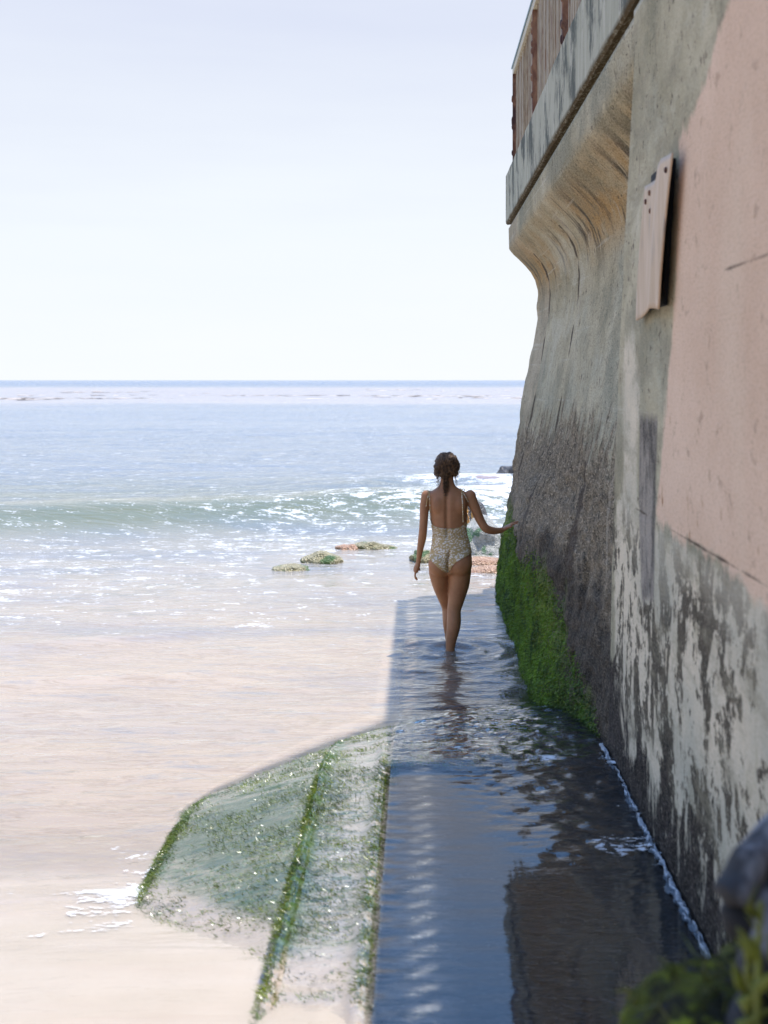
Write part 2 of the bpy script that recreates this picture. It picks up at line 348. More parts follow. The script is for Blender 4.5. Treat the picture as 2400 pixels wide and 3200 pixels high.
# ------------------------------------------------------------------ the moss-grown ledge
def mat_ledge():
    t = NT('mossy_ledge'); p = t.pos(); s = t.sep(p)
    n = t.noise(t.map(p, (1, 2.6, 1)), 9, 6, .6); n2 = t.noise(p, 2.1, 4); n3 = t.noise(t.map(p, (1, 2.2, 1)), 38, 3, .6)
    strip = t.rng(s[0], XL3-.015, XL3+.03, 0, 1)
    c = t.mix(t.rng(n, .36, .6), (.035, .065, .02), (.30, .25, .19))
    c = t.mix(t.rng(n3, .46, .6), c, (.11, .165, .09))
    c = t.mix(t.rng(t.noise(t.map(p, (1, 2, 1)), 40, 4, .7), .54, .66, 0, .8), c, (.44, .37, .29))
    c = t.mix(t.rng(n2, .42, .55, 0, .7), c, (.05, .085, .035))
    rim = t.at('rim'); c = t.mix(t.rng(t.math('ADD', rim, t.math('MULTIPLY', n, .5)), .6, .9), c, (.035, .085, .012))
    pale = t.math('MULTIPLY', t.rng(s[0], XL2+.05, XL2+.14), t.rng(n, .35, .55)); c = t.mix(pale, c, (.36, .31, .27))
    sun_band = t.rng(s[0], .02, .16, 1, 0, True); c = t.mix(t.rng(t.math('ADD', t.at('sandy'), t.math('MULTIPLY', n3, .8)), .62, 1.0), c, (.42, .34, .28)); c = t.mix(t.math('MULTIPLY', strip, .97), c, t.mix(t.math('MULTIPLY', t.rng(n, .4, .6), sun_band), (.012, .013, .015), (.20, .185, .165)))  # paler where the sun strip falls, darker under the wall's reflection, put into colour
    return t.out(t.bsdf(c, t.math('SUBTRACT', t.rng(n3, .3, .7, .25, .5), t.math('MULTIPLY', strip, .22)), t.bump(t.math('ADD', n3, n), .5, .02)))
M_ledge = mat_ledge()
xs = np.arange(-1.27, 1.25, .014); ys = np.concatenate([np.arange(1.5, 3.4, .1), np.arange(3.4, 9.9, .014), np.arange(9.9, 13.2, .05)])
Xg, Yg = np.meshgrid(xs, ys)
Pm = ledge_h(Xg, Yg)
rimm = np.exp(-((Xg-XL3+.02)/.03)**2)+np.exp(-((Xg-XL2-.03)/.05)**2)+.6*sstep(-.93, -1.1, Xg)
att = np.where(Xg > XL3+.02, .15, 1)
tex = .009*fbm(Xg*14, Yg*34, 4, 21)+.012*np.clip(fbm(Xg*22, Yg*45, 3, 22), 0, 1)*(.3+rimm)
tex = tex*att*sstep(9.6, 8.6, Yg)
sy = sstep(6.2, 6.7, Yg); tex = tex+sy*.008*fbm(Xg*9, Yg*20, 4, 24)
Pm = Pm+tex
me = gridmesh(np.stack([Xg, Yg, Pm], -1)); attr(me, 'rim', np.clip(rimm, 0, 1.2)); attr(me, 'sandy', sstep(.10, .0, Pm-sand_h(Xg, Yg)))
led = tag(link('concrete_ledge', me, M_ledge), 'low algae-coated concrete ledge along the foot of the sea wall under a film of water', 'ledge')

# ------------------------------------------------------------------ sea wall
ZP = np.array([-.6, 0, .78, 1.48, 2.1, 2.72, 2.90, 3.02, 3.12, 3.20, 3.27, 3.33, 3.38, 3.415, 3.44, 3.648, 3.653, 3.70])
XP = np.array([.68, .757, .90, 1.007, 1.11, 1.212, 1.222, 1.212, 1.185, 1.14, 1.08, 1.02, .965, .935, .92, .915, .945, .945])
def edge_y(z): return np.interp(z, [0, .5, 1.6, 2.5, 3.44], [6.8, 6.66, 6.5, 6.24, 5.88])
def wall_x(Y, z, detail=True):
    Y = np.asarray(Y, float); z = np.asarray(z, float)
    far = np.interp(z, ZP, XP)
    B = np.interp(Y, [6.6, 7.8, 8.6, 9.2], [.90, .885, .80, .757])-.757
    far = far+B*np.clip(1-z/1.3, 0, 1)
    far = far-.135*np.exp(-((Y-11.0)/1.6)**2)*np.exp(-((z-1.0)/.5)**2)          # worn bulge she leans on
    near = np.where((z > 3.648), .935, .900)
    e = edge_y(z)
    if detail:
        rg = sstep(2.1, 1.3, z)
        far = far-.045*rg*(fbm(Y*1.0, z*2.0, 4, 101))-.026*rg*fbm(Y*3.2, z*8, 4, 102, .65)-.005*fbm(Y*.8, z*1.0, 3, 103)*(z < 3.3)
        jw = .02*fbm(z*1.5, z*0, 3, 110)
        for yj, w, d, z0 in ((10.7, .06, .004, 9), (13.1, .07, .004, 9), (8.62, .11, .010, 1.55)):
            far = far+d*np.exp(-((Y-yj-jw*2)/(w*(1+1.2*(z < 1.5))))**2)*(z < z0)*(z < 3.36)
        # scar of broken concrete left of the joint
        far = far+.035*sstep(0, .25, .30-np.abs(Y-8.2-.2*(1-z)))*sstep(1.2, .9, z)*sstep(.0, .4, fbm(Y*3, z*3, 3, 115)+.35)
        # slab shoulder at the foot, right beside the near block
        near = near+.0025*fbm(Y*5, z*2, 4, 120)+.0035*np.clip(fbm(Y*9, z*4, 3, 121)-.1, 0, 1)*(z < 1.5)
        near = near+.006*np.exp(-((z-1.575-.006*fbm(Y*3, Y*0, 2, 5))/.006)**2)
        e = e+.012*fbm(z*6, z*0, 3, 122)
    k = sstep(-.03, .03, Y-e)
    return near*(1-k)+far*k
zs = np.concatenate([np.arange(-.5, -.02, .12), np.arange(0, 1.5, .017), np.arange(1.5, 2.7, .022), np.arange(2.7, 3.44, .02), [3.44, 3.5, 3.57, 3.62, 3.645, 3.655, 3.67, 3.70]])
ys = np.concatenate([np.arange(-2, 3.3, .25), np.arange(3.3, 5.8, .02), np.arange(5.8, 6.95, .012), np.arange(6.95, 14.0, .022), np.arange(14.0, 14.31, .012)])
Yw, Zw = np.meshgrid(ys, zs)
Xw = wall_x(Yw, Zw)
# rounded, chipped arris at the far corner
endc = 14.30+.03*fbm(zs*2.2, zs*0, 3, 130)*(zs < 3.3)+.035*np.clip(fbm(zs*5, zs*0+2, 2, 131), 0, 1)*(zs < 2.6)
Yw = Yw.copy(); Yw[:, -26:] = Yw[:, -26:]+(endc[:, None]-14.30)*np.linspace(0, 1, 26)[None, :]
Xw = Xw-.03*(np.linspace(0, 1, Xw.shape[1])[None, :] > .0)*sstep(13.9, 14.3, Yw)*np.clip(fbm(Zw*3.1, Zw*0, 3, 133), 0, 1)*(Zw < 3.0)*1.2
Pw = np.stack([Xw, Yw, Zw], -1)
# return face at the far end, running inland
nx = 22; ex = np.linspace(0, 1, nx)[1:]**1.6
end = np.stack([Xw[:, -1:]+ex[None, :]*(6-Xw[:, -1:]), np.repeat(Yw[:, -1:], nx-1, 1)+.02*fbm(ex[None, :]*20, zs[:, None]*3, 3, 140), np.repeat(zs[:, None], nx-1, 1)], -1)
Pall = np.concatenate([Pw, end], 1)
me = gridmesh(Pall)
Y = Pall[..., 1]; Z = Pall[..., 2]; X = Pall[..., 0]
e = edge_y(Z); isf = sstep(-.02, .02, Y-e)
def sdpoly(px, py, poly):
    d = np.full(px.shape, 1e9); ins = np.zeros(px.shape, bool); n = len(poly)
    for i in range(n):
        ax, ay = poly[i]; bx, by = poly[(i+1) % n]; ex_, ey = bx-ax, by-ay
        t = np.clip(((px-ax)*ex_+(py-ay)*ey)/(ex_*ex_+ey*ey), 0, 1)
        d = np.minimum(d, np.hypot(px-ax-t*ex_, py-ay-t*ey))
        c = ((ay > py) != (by > py)) & (px < (bx-ax)*(py-ay)/((by-ay)+1e-12)+ax); ins ^= c
    return np.where(ins, d, -d)
pink = sdpoly(Y, Z, [(5.32, 1.57), (5.1, 2.0), (4.9, 2.42), (4.84, 2.92), (4.47, 3.02), (4.03, 3.2), (3.5, 3.5), (-3, 3.6), (-3, 1.53), (3.6, 1.53), (4.6, 1.56)])
attr(me, 'pink', np.clip(pink, -.5, .5))
mosst = np.interp(Y, [6.5, 7.2, 8.0, 8.6, 9.5, 11, 12.5, 14.3], [-.2, .36, .42, .62, .72, .70, .78, .82])
moss = mosst-Z+.10*np.exp(-((Y-8.7)/.12)**2)
attr(me, 'moss', np.clip(moss, -1, 1))
brownz = np.interp(Y, [6.5, 7.5, 9, 14.3], [1.75, 1.72, 1.80, 1.62])
attr(me, 'brown', np.clip(brownz-Z, -1.2, 1.2)*isf+(-1.2)*(1-isf))
attr(me, 'farw', isf)
wetz = np.interp(Y, [3, 4.5, 5.5, 6.2, 6.7], [.52, .58, .56, .66, .85])
attr(me, 'wet', np.clip(wetz-Z, -1, 1)*(1-isf)+(-1)*isf)
patch = sdpoly(Y, Z, [(5.27, 1.97), (5.72, 1.97), (5.74, 1.62), (5.66, 1.2), (5.36, 1.25)])
attr(me, 'patch', np.clip(patch, -.3, .3))
white = .62*np.exp(-((Y-5.98)/.30)**2)*sstep(2.5, 2.1, Z)+.5*sstep(1.62, 1.5, Z)*sstep(6.6, 6.3, Y)
white = white*(1-isf)+.35*isf*np.exp(-((Y-7.2)/1.0)**2)*np.exp(-((Z-2.05)/.4)**2)
attr(me, 'white', white)
jl = np.zeros_like(Y)
jw = .02*fbm(Z*1.5, Z*0, 3, 110)*2
for yj, w in ((10.7, .075), (13.1, .09), (8.62, .16)):
    jl = np.maximum(jl, np.exp(-((Y-yj-jw)/w)**2)*(Z < (3.3 if yj > 9 else 1.6))*(.80+.45*vnoise(Z*9, Z*0, 8)))
for (ya, za, yb, zb) in ((6.3, 1.575, 0, 1.55), (4.75, 2.43, 3.0, 2.43), (6.2, 2.72, 5.85, 2.66)):
    tt = np.clip((Y-ya)/(yb-ya), 0, 1); zl = za+(zb-za)*tt+.006*fbm(Y*3, Y*0, 2, 5)
    jl = np.maximum(jl, .75*np.exp(-((Z-zl)/.007)**2)*(Y < ya)*(Y > yb))
attr(me, 'joint', jl)
cove = np.exp(-((Z-3.17)/.22)**2)*isf
attr(me, 'cove', cove)
attr(me, 'strip', sstep(13.05, 13.15, Y)*isf)
def mat_wall():
    t = NT('weathered_concrete'); p = t.pos(); s = t.sep(p); y, z = s[1], s[2]
    q = t.map(p, (1, .30, 1)); st = t.noise(t.map(p, (.8, .55, .8)), 1.6, 8, .7); st2 = t.noise(t.map(p, (.8, 2.2, 1.1)), 2.2, 8, .74, .2)
    st3 = t.noise(t.map(p, (.8, 1.7, 1.15)), 1.7, 8, .74, .4); nb = t.noise(t.map(p, (1, .6, 1)), 1.5, 6, .65); nf = t.noise(q, 60, 4, .65); nff = t.noise(t.map(p, (1, .45, .8)), 20, 6, .7)
    c = t.mix(t.rng(st, .35, .65), (.27, .255, .18), (.47, .44, .34))
    c = t.mix(t.rng(nb, .48, .68, 0, .7), c, (.33, .355, .31))
    c = t.mix(t.math('MULTIPLY', t.rng(st2, .55, .68, 0, .7), t.rng(nb, .44, .56)), c, (.15, .14, .105))
    c = t.mix(t.math('MULTIPLY', t.at('strip'), .6), c, (.38, .33, .26))
    # ochre and black runs in the cove
    cv = t.at('cove')
    c = t.mix(t.math('MULTIPLY', cv, t.rng(nb, .36, .54)), c, (.34, .225, .095))
    c = t.mix(t.math('MULTIPLY', t.math('MULTIPLY', cv, t.rng(t.noise(t.map(p, (.4, .8, .4)), 1.7, 3), .45, .52)), t.rng(t.noise(t.map(p, (0, 1.5, .55)), 1.8, 7, .66), .49, .55)), c, (.03, .024, .02))
    # fine pits and flecks
    fl = t.rng(t.noise(t.map(p, (3, 5, 6)), 3.5, 5, .65), .60, .64); c = t.mix(t.math('MULTIPLY', fl, .75), c, (.07, .052, .04)); bl = t.noise(t.map(p, (.8, .6, 1)), 1.5, 7, .7); pl_ = t.noise(t.map(p, (.3, .12, 9)), 2.2, 4, .6); c = t.mix(t.rng(pl_, .62, .66, 0, .35), c, (.52, .51, .46)); c = t.mix(t.rng(bl, .5, .6, 0, .5), c, (.16, .165, .125)); c = t.mix(t.rng(bl, .44, .36, 0, .4), c, (.50, .50, .44))
    # whitish wash
    c = t.mix(t.rng(t.math('ADD', t.at('white'), t.math('MULTIPLY', st2, 1.1)), .82, 1.02, 0, .85), c, t.mix(t.rng(nb, .4, .6), (.66, .60, .50), (.46, .45, .39)))
    # green-grey film
    # brown stained lower part of the far wall
    bm = t.math('ADD', t.at('brown'), t.math('MULTIPLY', t.math('SUBTRACT', st2, .5), 1.7))
    bcol = t.mix(t.rng(nff, .35, .65), (.035, .027, .02), (.25, .205, .15)); bcol = t.mix(t.rng(nf, .54, .62, 0, .8), bcol, (.40, .34, .26)); bcol = t.mix(t.rng(t.noise(q, 110, 3, .7), .56, .62, 0, .8), bcol, (.008, .006, .004))
    c = t.mix(t.rng(bm, -.15, .12, 0, .92, True), c, bcol)
    dk = t.math('ADD', t.at('brown'), t.math('MULTIPLY', t.math('SUBTRACT', nb, .5), 1.6))
    c = t.mix(t.rng(dk, .70, 1.0, 0, .9, True), c, t.mix(t.rng(nff, .42, .64), (.003, .002, .002), (.035, .024, .017)))
    c = t.mix(t.math('MULTIPLY', t.rng(t.noise(t.map(p, (1, 2.5, .35)), 2.2, 4), .68, .72, 0, .6), t.at('farw')), c, (.36, .33, .28))
    # black mottling on the near block
    mo = t.math('ADD', t.math('MULTIPLY', st3, 1.0), t.math('MULTIPLY', t.math('SUBTRACT', nff, .5), .35))
    nearw = t.math('SUBTRACT', 1.0, t.at('farw')); low = t.rng(t.math('ADD', z, t.math('MULTIPLY', nb, .9)), 2.15, 1.75)
    mm = t.math('MULTIPLY', t.math('MULTIPLY', nearw, low), t.rng(mo, .512, .54))
    c = t.mix(t.math('MULTIPLY', mm, .92), c, t.mix(t.rng(nff, .4, .6), (.010, .009, .007), (.06, .05, .038)))
    mm2 = t.math('MULTIPLY', t.math('MULTIPLY', nearw, t.rng(st2, .62, .68)), .5); c = t.mix(mm2, c, (.17, .145, .11)); c = t.mix(t.math('MULTIPLY', nearw, t.rng(t.noise(q, 6, 7, .7), .5, .62, 0, .6)), c, (.25, .235, .18))
    wt_ = t.math('ADD', t.at('wet'), t.math('MULTIPLY', t.math('SUBTRACT', st3, .5), 1.5))
    wcol = t.mix(t.rng(nff, .4, .65), (.010, .009, .009), (.05, .042, .04)); wcol = t.mix(t.rng(nf, .6, .7, 0, .5), wcol, (.16, .16, .18))
    c = t.mix(t.rng(wt_, -.05, .10), c, wcol)
    pt = t.math('ADD', t.at('patch'), t.math('MULTIPLY', t.math('SUBTRACT', st2, .5), .16)); c = t.mix(t.rng(pt, -.01, .03, 0, .85), c, t.mix(t.rng(st2, .42, .56), (.02, .02, .03), (.27, .25, .24)))
    # salmon paint
    pk = t.math('ADD', t.at('pink'), t.math('MULTIPLY', t.math('SUBTRACT', nff, .5), .07)); pk = t.math('ADD', pk, t.math('MULTIPLY', t.math('SUBTRACT', nb, .5), .16))
    pcol = t.mix(t.rng(st, .35, .7), (.55, .405, .315), (.66, .51, .415)); pcol = t.mix(t.rng(t.noise(t.map(p, (3, 2.6, 4)), 2.6, 6, .7), .58, .66, 0, .55), pcol, (.30, .21, .16))
    pcol = t.mix(t.rng(t.noise(t.map(p, (.5, 1.1, .35)), 2.0, 6), .56, .70, 0, .3), pcol, (.66, .56, .46))
    c = t.mix(t.rng(t.math('ADD', pk, t.math('MULTIPLY', t.math('SUBTRACT', st2, .5), .22)), -.02, .02), c, pcol)
    # rust runs at the paint's edge
    ru = t.math('MULTIPLY', t.rng(t.math('ABSOLUTE', t.math('SUBTRACT', t.at('pink'), .08)), .10, .02), t.rng(t.noise(t.map(p, (1, 4.5, 2.2)), 2.6, 4), .60, .65)); c = t.mix(t.math('MULTIPLY', ru, t.rng(z, 2.2, 2.0)), c, (.25, .11, .035))
    c = t.mix(t.rng(t.math('ADD', t.at('joint'), t.math('MULTIPLY', t.math('SUBTRACT', nff, .5), .6)), .45, .7, 0, .9), c, (.045, .032, .024))
    # moss
    mn = t.math('ADD', t.at('moss'), t.math('MULTIPLY', t.math('SUBTRACT', nb, .5), .9)); mn = t.math('ADD', mn, t.math('MULTIPLY', t.math('SUBTRACT', nff, .5), .25))
    mcol = t.mix(t.rng(nff, .35, .65), (.016, .03, .006), (.085, .15, .010)); mcol = t.mix(t.rng(nb, .5, .65, 0, .6), mcol, (.15, .22, .012))
    c = t.mix(t.rng(t.math('ADD', mn, t.math('MULTIPLY', t.math('SUBTRACT', st2, .5), .5)), .0, .26), c, mcol)
    rough = t.rng(t.math('MAXIMUM', t.at('wet'), t.at('brown')), 0, .8, .85, .5)
    h = t.math('ADD', t.math('MULTIPLY', nff, 1.0), t.math('MULTIPLY', nf, .45)); h = t.math('ADD', h, t.math('MULTIPLY', st3, .6))
    b = t.bump(h, t.rng(t.math('MAXIMUM', t.at('brown'), t.at('moss')), -.3, .3, .2, 1), .03)
    gr = t.noise(q, 110, 4, .75); nw_ = t.math('MULTIPLY', t.rng(gr, .48, .62, 0, .6), t.rng(t.at('farw'), 0, 1, .35, 1)); c = t.mix(nw_, c, t.mix(.65, c, (.02, .016, .012)))
    c = t.mix(t.rng(gr, .5, .3, 0, .25), c, (.55, .50, .44))
    wm = t.n('ShaderNodeMix', data_type='RGBA', blend_type='MULTIPLY'); wm.inputs[0].default_value = 1; t.set(wm.inputs[6], c); wm.inputs[7].default_value = (1.10, 1.0, .86, 1); c = wm.outputs[2]
    return t.out(t.bsdf(c, rough, b, Specular_IOR_Level=.05))
M_wall = mat_wall()
wall = empty('sea_wall', (.9, 8, 0)); tag(wall, 'tall weathered concrete sea wall with curved overhang, salmon paint patch and mossy foot', 'wall')
def under(o, par):
    o.parent = par; o.matrix_parent_inverse = par.matrix_world.inverted() if False else o.matrix_parent_inverse
    o.location = Vector(o.location)-Vector(par.location); return o
wf = under(link('wall_face', me, M_wall), wall)
# coping slab with rounded arrises
def mat_fascia():
    t = NT('coping_concrete'); p = t.pos()
    st = t.noise(t.map(p, (0, 1.1, .8)), 1.6, 8, .72); st2 = t.noise(t.map(p, (0, 6, .8)), 1.7, 7, .7); nf = t.noise(t.map(p, (1, .3, 1)), 60, 5, .7)
    c = t.mix(t.rng(st2, .35, .65), (.32, .305, .22), (.48, .445, .345)); c = t.mix(t.rng(st, .49, .57, 0, .88), c, (.075, .082, .07))
    c = t.mix(t.rng(st2, .62, .7, 0, .5), c, (.50, .45, .36)); c = t.mix(t.rng(nf, .62, .75, 0, .4), c, (.12, .09, .07))
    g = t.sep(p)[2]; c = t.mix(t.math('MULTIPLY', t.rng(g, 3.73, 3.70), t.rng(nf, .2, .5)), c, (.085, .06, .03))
    return t.out(t.bsdf(c, .9, t.bump(t.math('ADD', nf, st2), .4, .015), Specular_IOR_Level=.05))
M_fas = mat_fascia()
prof = [(.93, 3.690), (.905, 3.686), (.892, 3.70), (.890, 3.72), (.890, 4.18), (.895, 4.195), (.91, 4.20), (6, 4.20), (6, 3.690)]
yy = np.concatenate([np.arange(-2, 14.2, .12), [14.2, 14.26, 14.31, 14.325]])
V = []; Fc = []
for i, yv in enumerate(yy):
    for j, (a, b) in enumerate(prof):
        dx = .004*float(vnoise(yv*4, j*.7, 150))*(j < 7)
        V.append((a+dx, yv, b+(.003*float(vnoise(yv*5, j+9, 151)) if 3 < j < 7 else 0)))
n = len(prof)
for i in range(len(yy)-1):
    for j in range(n):
        k = (j+1) % n; Fc.append((i*n+j, (i+1)*n+j, (i+1)*n+k, i*n+k))
Fc.append(tuple(range(n))[::-1]); Fc.append(tuple((len(yy)-1)*n+j for j in range(n)))
cp = under(link('coping', mesh(V, Fc), M_fas, smooth=False), wall)

# ------------------------------------------------------------------ railing on the wall
def mat_simple(name, c1, c2, sc=20, rough=.7, stretch=(1, 1, 1), bumpv=.3, c3=None, thr=(.5, .6), **k):
    t = NT(name); p = t.pos(); n = t.noise(t.map(p, stretch), sc, 5, .6); c = t.mix(t.rng(n, .35, .65), c1, c2)
    if c3: c = t.mix(t.rng(t.noise(t.map(p, stretch), sc*.4, 5, .6), *thr), c, c3)
    return t.out(t.bsdf(c, rough, t.bump(n, bumpv, .01), **k))
# lather left along the foot of the wall
ys = np.arange(2.9, 6.75, .006); vv = np.linspace(0, 1, 9)
Yf, Vf = np.meshgrid(ys, vv)
wdt = .010+.018*sstep(6.5, 4.2, Yf)+.022*fbm(Yf*7, Yf*0, 4, 201)+.012*fbm(Yf*30, Yf*0, 3, 202)
Xf = .898-.006-wdt*Vf+.004*fbm(Yf*22, Vf*6, 3, 203); Zf = np.maximum(water_h(Xf, Yf)[0], .347)+.002+.004*np.sin(Vf*np.pi)*(.6+.7*fbm(Yf*24, Vf*3, 3, 204))-.012*(Vf < .01)-.010*(Vf > .99)-.016*(fbm(Yf*16, Vf*2.5, 3, 206) < -.12)
M_foam = mat_simple('lather', (.20, .205, .21), (.50, .52, .54), 60, .6, bumpv=.8)
tag(link('foam', gridmesh(np.stack([Xf, Yf, Zf], -1)), M_foam), 'thin line of pale foam along the foot of the wall', 'foam', kind='stuff')

M_pick = mat_simple('aged_paint', (.22, .16, .10), (.36, .285, .19), 30, .7, (1, 1, .3), .5, (.20, .12, .07), (.55, .65))
M_rust = mat_simple('rusted_steel', (.10, .035, .018), (.25, .125, .065), 18, .8, (1, 1, .5), .6, (.045, .015, .012))
M_cap = mat_simple('painted_rail', (.42, .36, .25), (.52, .45, .33), 15, .6)
M_capt = mat_simple('blue_grey_paint', (.16, .24, .27), (.22, .31, .34), 15, .5)
rail = empty('railing', (1.05, 8, 4.2)); tag(rail, 'rusted picket railing with flat blue-topped handrail along the top of the sea wall', 'railing')
o = under(link('handrail', mesh(*boxvf(.957, 1.035, -1.6, 14.33, 5.215, 5.285)), M_cap, smooth=False), rail); bevel(o)
o = under(link('rail_capping', mesh(*boxvf(.945, 1.045, -1.62, 14.36, 5.287, 5.305)), M_capt, smooth=False), rail); bevel(o, .003)
o = under(link('bottom_rail', mesh(*boxvf(.985, 1.025, -1.6, 14.28, 4.27, 4.31)), M_rust, smooth=False), rail)
pv, pf = boxvf(-.022, .022, -.024, .024, 4.312, 5.213)
pm = mesh(pv, pf); pm.materials.append(M_pick)
yk = 14.16
while yk > 2.6:
    if min(abs(yk-q) for q in (14.27, 11.8, 9.35, 6.9, 4.45)) > .07:
        o = bpy.data.objects.new('picket', pm); COL.objects.link(o); o.location = (1.004+random.uniform(-.003, .003), yk, 0)
        o.rotation_euler.z = random.uniform(-.15, .15); under(o, rail)
    yk -= .135+random.uniform(-.008, .008)
for yk in (14.27, 11.8, 9.35, 6.9, 4.45):
    parts = [boxvf(-.035, .035, -.03, .03, 4.18, 5.213), boxvf(-.06, .06, -.06, .06, 4.18, 4.212)]
    for q in range(9): parts.append(ellip((-.036, random.uniform(-.02, .02), random.uniform(4.25, 5.15)), (.012, .016, .03), nu=8, nv=5))
    o = link('post', mesh(*merge(parts)), M_rust, smooth=False); o.location = (.99, yk, 0); under(o, rail)

# ------------------------------------------------------------------ bent metal sheet on the near block
def mat_sheet():
    t = NT('painted_sheet'); p = t.pos(); s = t.sep(p); n = t.noise(t.map(p, (1, 6, 1)), 4, 5); r = t.noise(p, 14, 5, .7)
    c = t.mix(t.rng(n, .35, .65), (.46, .32, .20), (.56, .41, .28))
    c = t.mix(t.rng(t.noise(t.map(p, (1, 3, 1)), 2.2, 3), .60, .68, 0, .7), c, (.20, .18, .17))
    return t.out(t.bsdf(c, .6, t.bump(n, .1, .01), Specular_IOR_Level=.2))
sh = empty('metal_sheet', (.89, 5.4, 2.65)); tag(sh, 'bent salmon metal sheet bolted to the sea wall, standing off it with a black gap', 'metal sheet')
nu, nv = 30, 24; Pm = np.zeros((nv, nu, 3))
for i in range(nv):
    v = i/(nv-1)
    for j in range(nu):
        u = j/(nu-1)
        top = 2.865+.035*u-.055*float(sstep(.50, .56, u))
        Yv = 4.71+.24*v+u*(.69-.02*v)                        # u: near edge -> far edge
        off = .018+.024*(1-u)**1.5+.008*math.sin(v*2.4)+.012*math.exp(-((u-.28)/.16)**2)+.006*float(sstep(.5, .54, u))*(1-v)
        Pm[i, j] = (.893-off, Yv, top-(top-2.35-.012*math.sin(u*5))*v)
o = link('sheet', gridmesh(Pm), mat_sheet()); m = o.modifiers.new('t', 'SOLIDIFY'); m.thickness = .006; m.offset = -1; under(o, sh)
M_blk = mat_simple('flat_black', (.006, .006, .006), (.012, .011, .011), 10, .9)
V, Fc = boxvf(.880, .8965, 4.88, 5.30, 2.37, 2.875); V = [(x, y+.17*(2.9-z)/.53, z) for x, y, z in V]  # black box stands in for the shade in the gap behind the sheet
o = link('gap_shade', mesh(V, Fc), M_blk, smooth=False); under(o, sh)
for (yb, zb) in ((4.80, 2.82), (5.24, 2.80), (5.34, 2.78), (5.22, 2.73)):
    o = link('bolt', mesh(*ellip((0, 0, 0), (.006, .011, .011), nu=10, nv=6)), M_rust); o.location = (.893-.018-.024*max(0, 1-(yb-4.71)/.69)**1.5-.010, yb, zb); under(o, sh)

# ------------------------------------------------------------------ seaweed and moss blades (uncountable)
def blades(P, D, L, Wd, seed=0, curl=.3):
    n = len(P); r = np.random.default_rng(seed)
    side = np.cross(D, r.normal(size=(n, 3))); side /= np.linalg.norm(side, axis=1, keepdims=True)+1e-9
    bend = r.normal(size=(n, 3))*curl*L[:, None]
    a = P-side*Wd[:, None]*.5; b = P+side*Wd[:, None]*.5; m1 = P+D*L[:, None]*.55+bend*.4+side*Wd[:, None]*.4; m2 = P+D*L[:, None]*.55+bend*.4-side*Wd[:, None]*.4
    tp = P+D*L[:, None]+bend
    V = np.stack([a, b, m1, m2, tp], 1).reshape(-1, 3); i = np.arange(n)*5
    T = np.concatenate([np.stack([i, i+1, i+2], 1), np.stack([i, i+2, i+3], 1), np.stack([i+3, i+2, i+4], 1)])
    return fastmesh(V, T)
def mat_weed(name, c1, c2, c3, rough=.35):
    t = NT(name); p = t.pos(); n = t.noise(p, 4, 6, .7); n2 = t.noise(p, 45, 2)
    c = t.mix(t.rng(n, .38, .62), c1, c2); c = t.mix(t.rng(n2, .55, .75, 0, .8), c, c3)
    return t.out(t.bsdf(c, rough))
M_moss = mat_weed('wall_moss', (.02, .045, .006), (.15, .26, .008), (.34, .40, .02), .7)
M_weed = mat_weed('green_weed', (.035, .075, .008), (.16, .21, .012), (.34, .30, .07), .25)
n = 120000; Yr = rng.uniform(6.9, 14.28, n); Zr = rng.uniform(-.02, .95, n)
ms = np.interp(Yr, [6.5, 7.2, 8.0, 8.6, 9.5, 11, 12.5, 14.3], [-.2, .36, .42, .62, .72, .70, .78, .82])-Zr+.36*fbm(Yr*1.3, Zr*1.3, 4, 160)+.08*fbm(Yr*12, Zr*9, 2, 161)-.04+.10*np.exp(-((Yr-8.7)/.12)**2)
k = ms > rng.uniform(-.06, .42, n); Yr, Zr = Yr[k], Zr[k]
Pb = np.stack([wall_x(Yr, Zr)-.002, Yr, Zr], 1)
Dn = np.stack([rng.uniform(-1, -.35, len(Yr)), rng.normal(0, .35, len(Yr)), rng.uniform(-1.3, -.1, len(Yr))], 1); Dn /= np.linalg.norm(Dn, axis=1, keepdims=True)
tag(link('moss', blades(Pb, Dn, rng.uniform(.007, .022, len(Yr)), rng.uniform(.003, .007, len(Yr)), 3), M_moss, smooth=False), 'bright green moss clinging to the foot of the sea wall', 'moss', kind='stuff')
# weed on the ledge: dense along the rims, sparse on the slopes
def weedpts(n, fx, fy): return fx(n), fy(n)
xs_, ys_ = [], []
def addw(n, xc, xsd, y0, y1, clump=None):
    y = rng.uniform(y0, y1, n)
    if clump is not None: y = y[(fbm(y*clump, y*0, 3, 171) > rng.uniform(-.6, .3, n))]
    x = xc+rng.normal(0, xsd, len(y)); xs_.append(x); ys_.append(y)
addw(9000, XL2+.025, .022, 3.7, 6.5, 3.0); addw(6000, XL2+.10, .06, 4.3, 6.6, 2.5); addw(3500, XL3-.01, .012, 3.9, 6.5); addw(1500, XL3+.02, .02, 6.1, 6.6)
addw(7000, -1.10, .03, 5.1, 7.1)
n = 90000; x = rng.uniform(-1.12, .6, n); y = rng.uniform(4.0, 8.9, n); k = (fbm(x*5, y*6, 4, 173) > rng.uniform(-.25, .35, n)) & (y < yfront(x)-.05) & ~((x > XL3) & (y < 6.4)); xs_.append(x[k]); ys_.append(y[k])
tfr = rng.uniform(0, 1, 4000); x = -1.1+1.9*tfr; y = yfront(x)-.08+rng.normal(0, .05, 4000); xs_.append(x); ys_.append(y)
x = np.concatenate(xs_); y = np.concatenate(ys_); z = ledge_h(x, y)+.002
k = (z > sand_h(x, y)-.01); x, y, z = x[k], y[k], z[k]
Dn = np.stack([rng.normal(-.55, .35, len(x)), rng.normal(.1, .35, len(x)), rng.uniform(.02, .42, len(x))], 1)
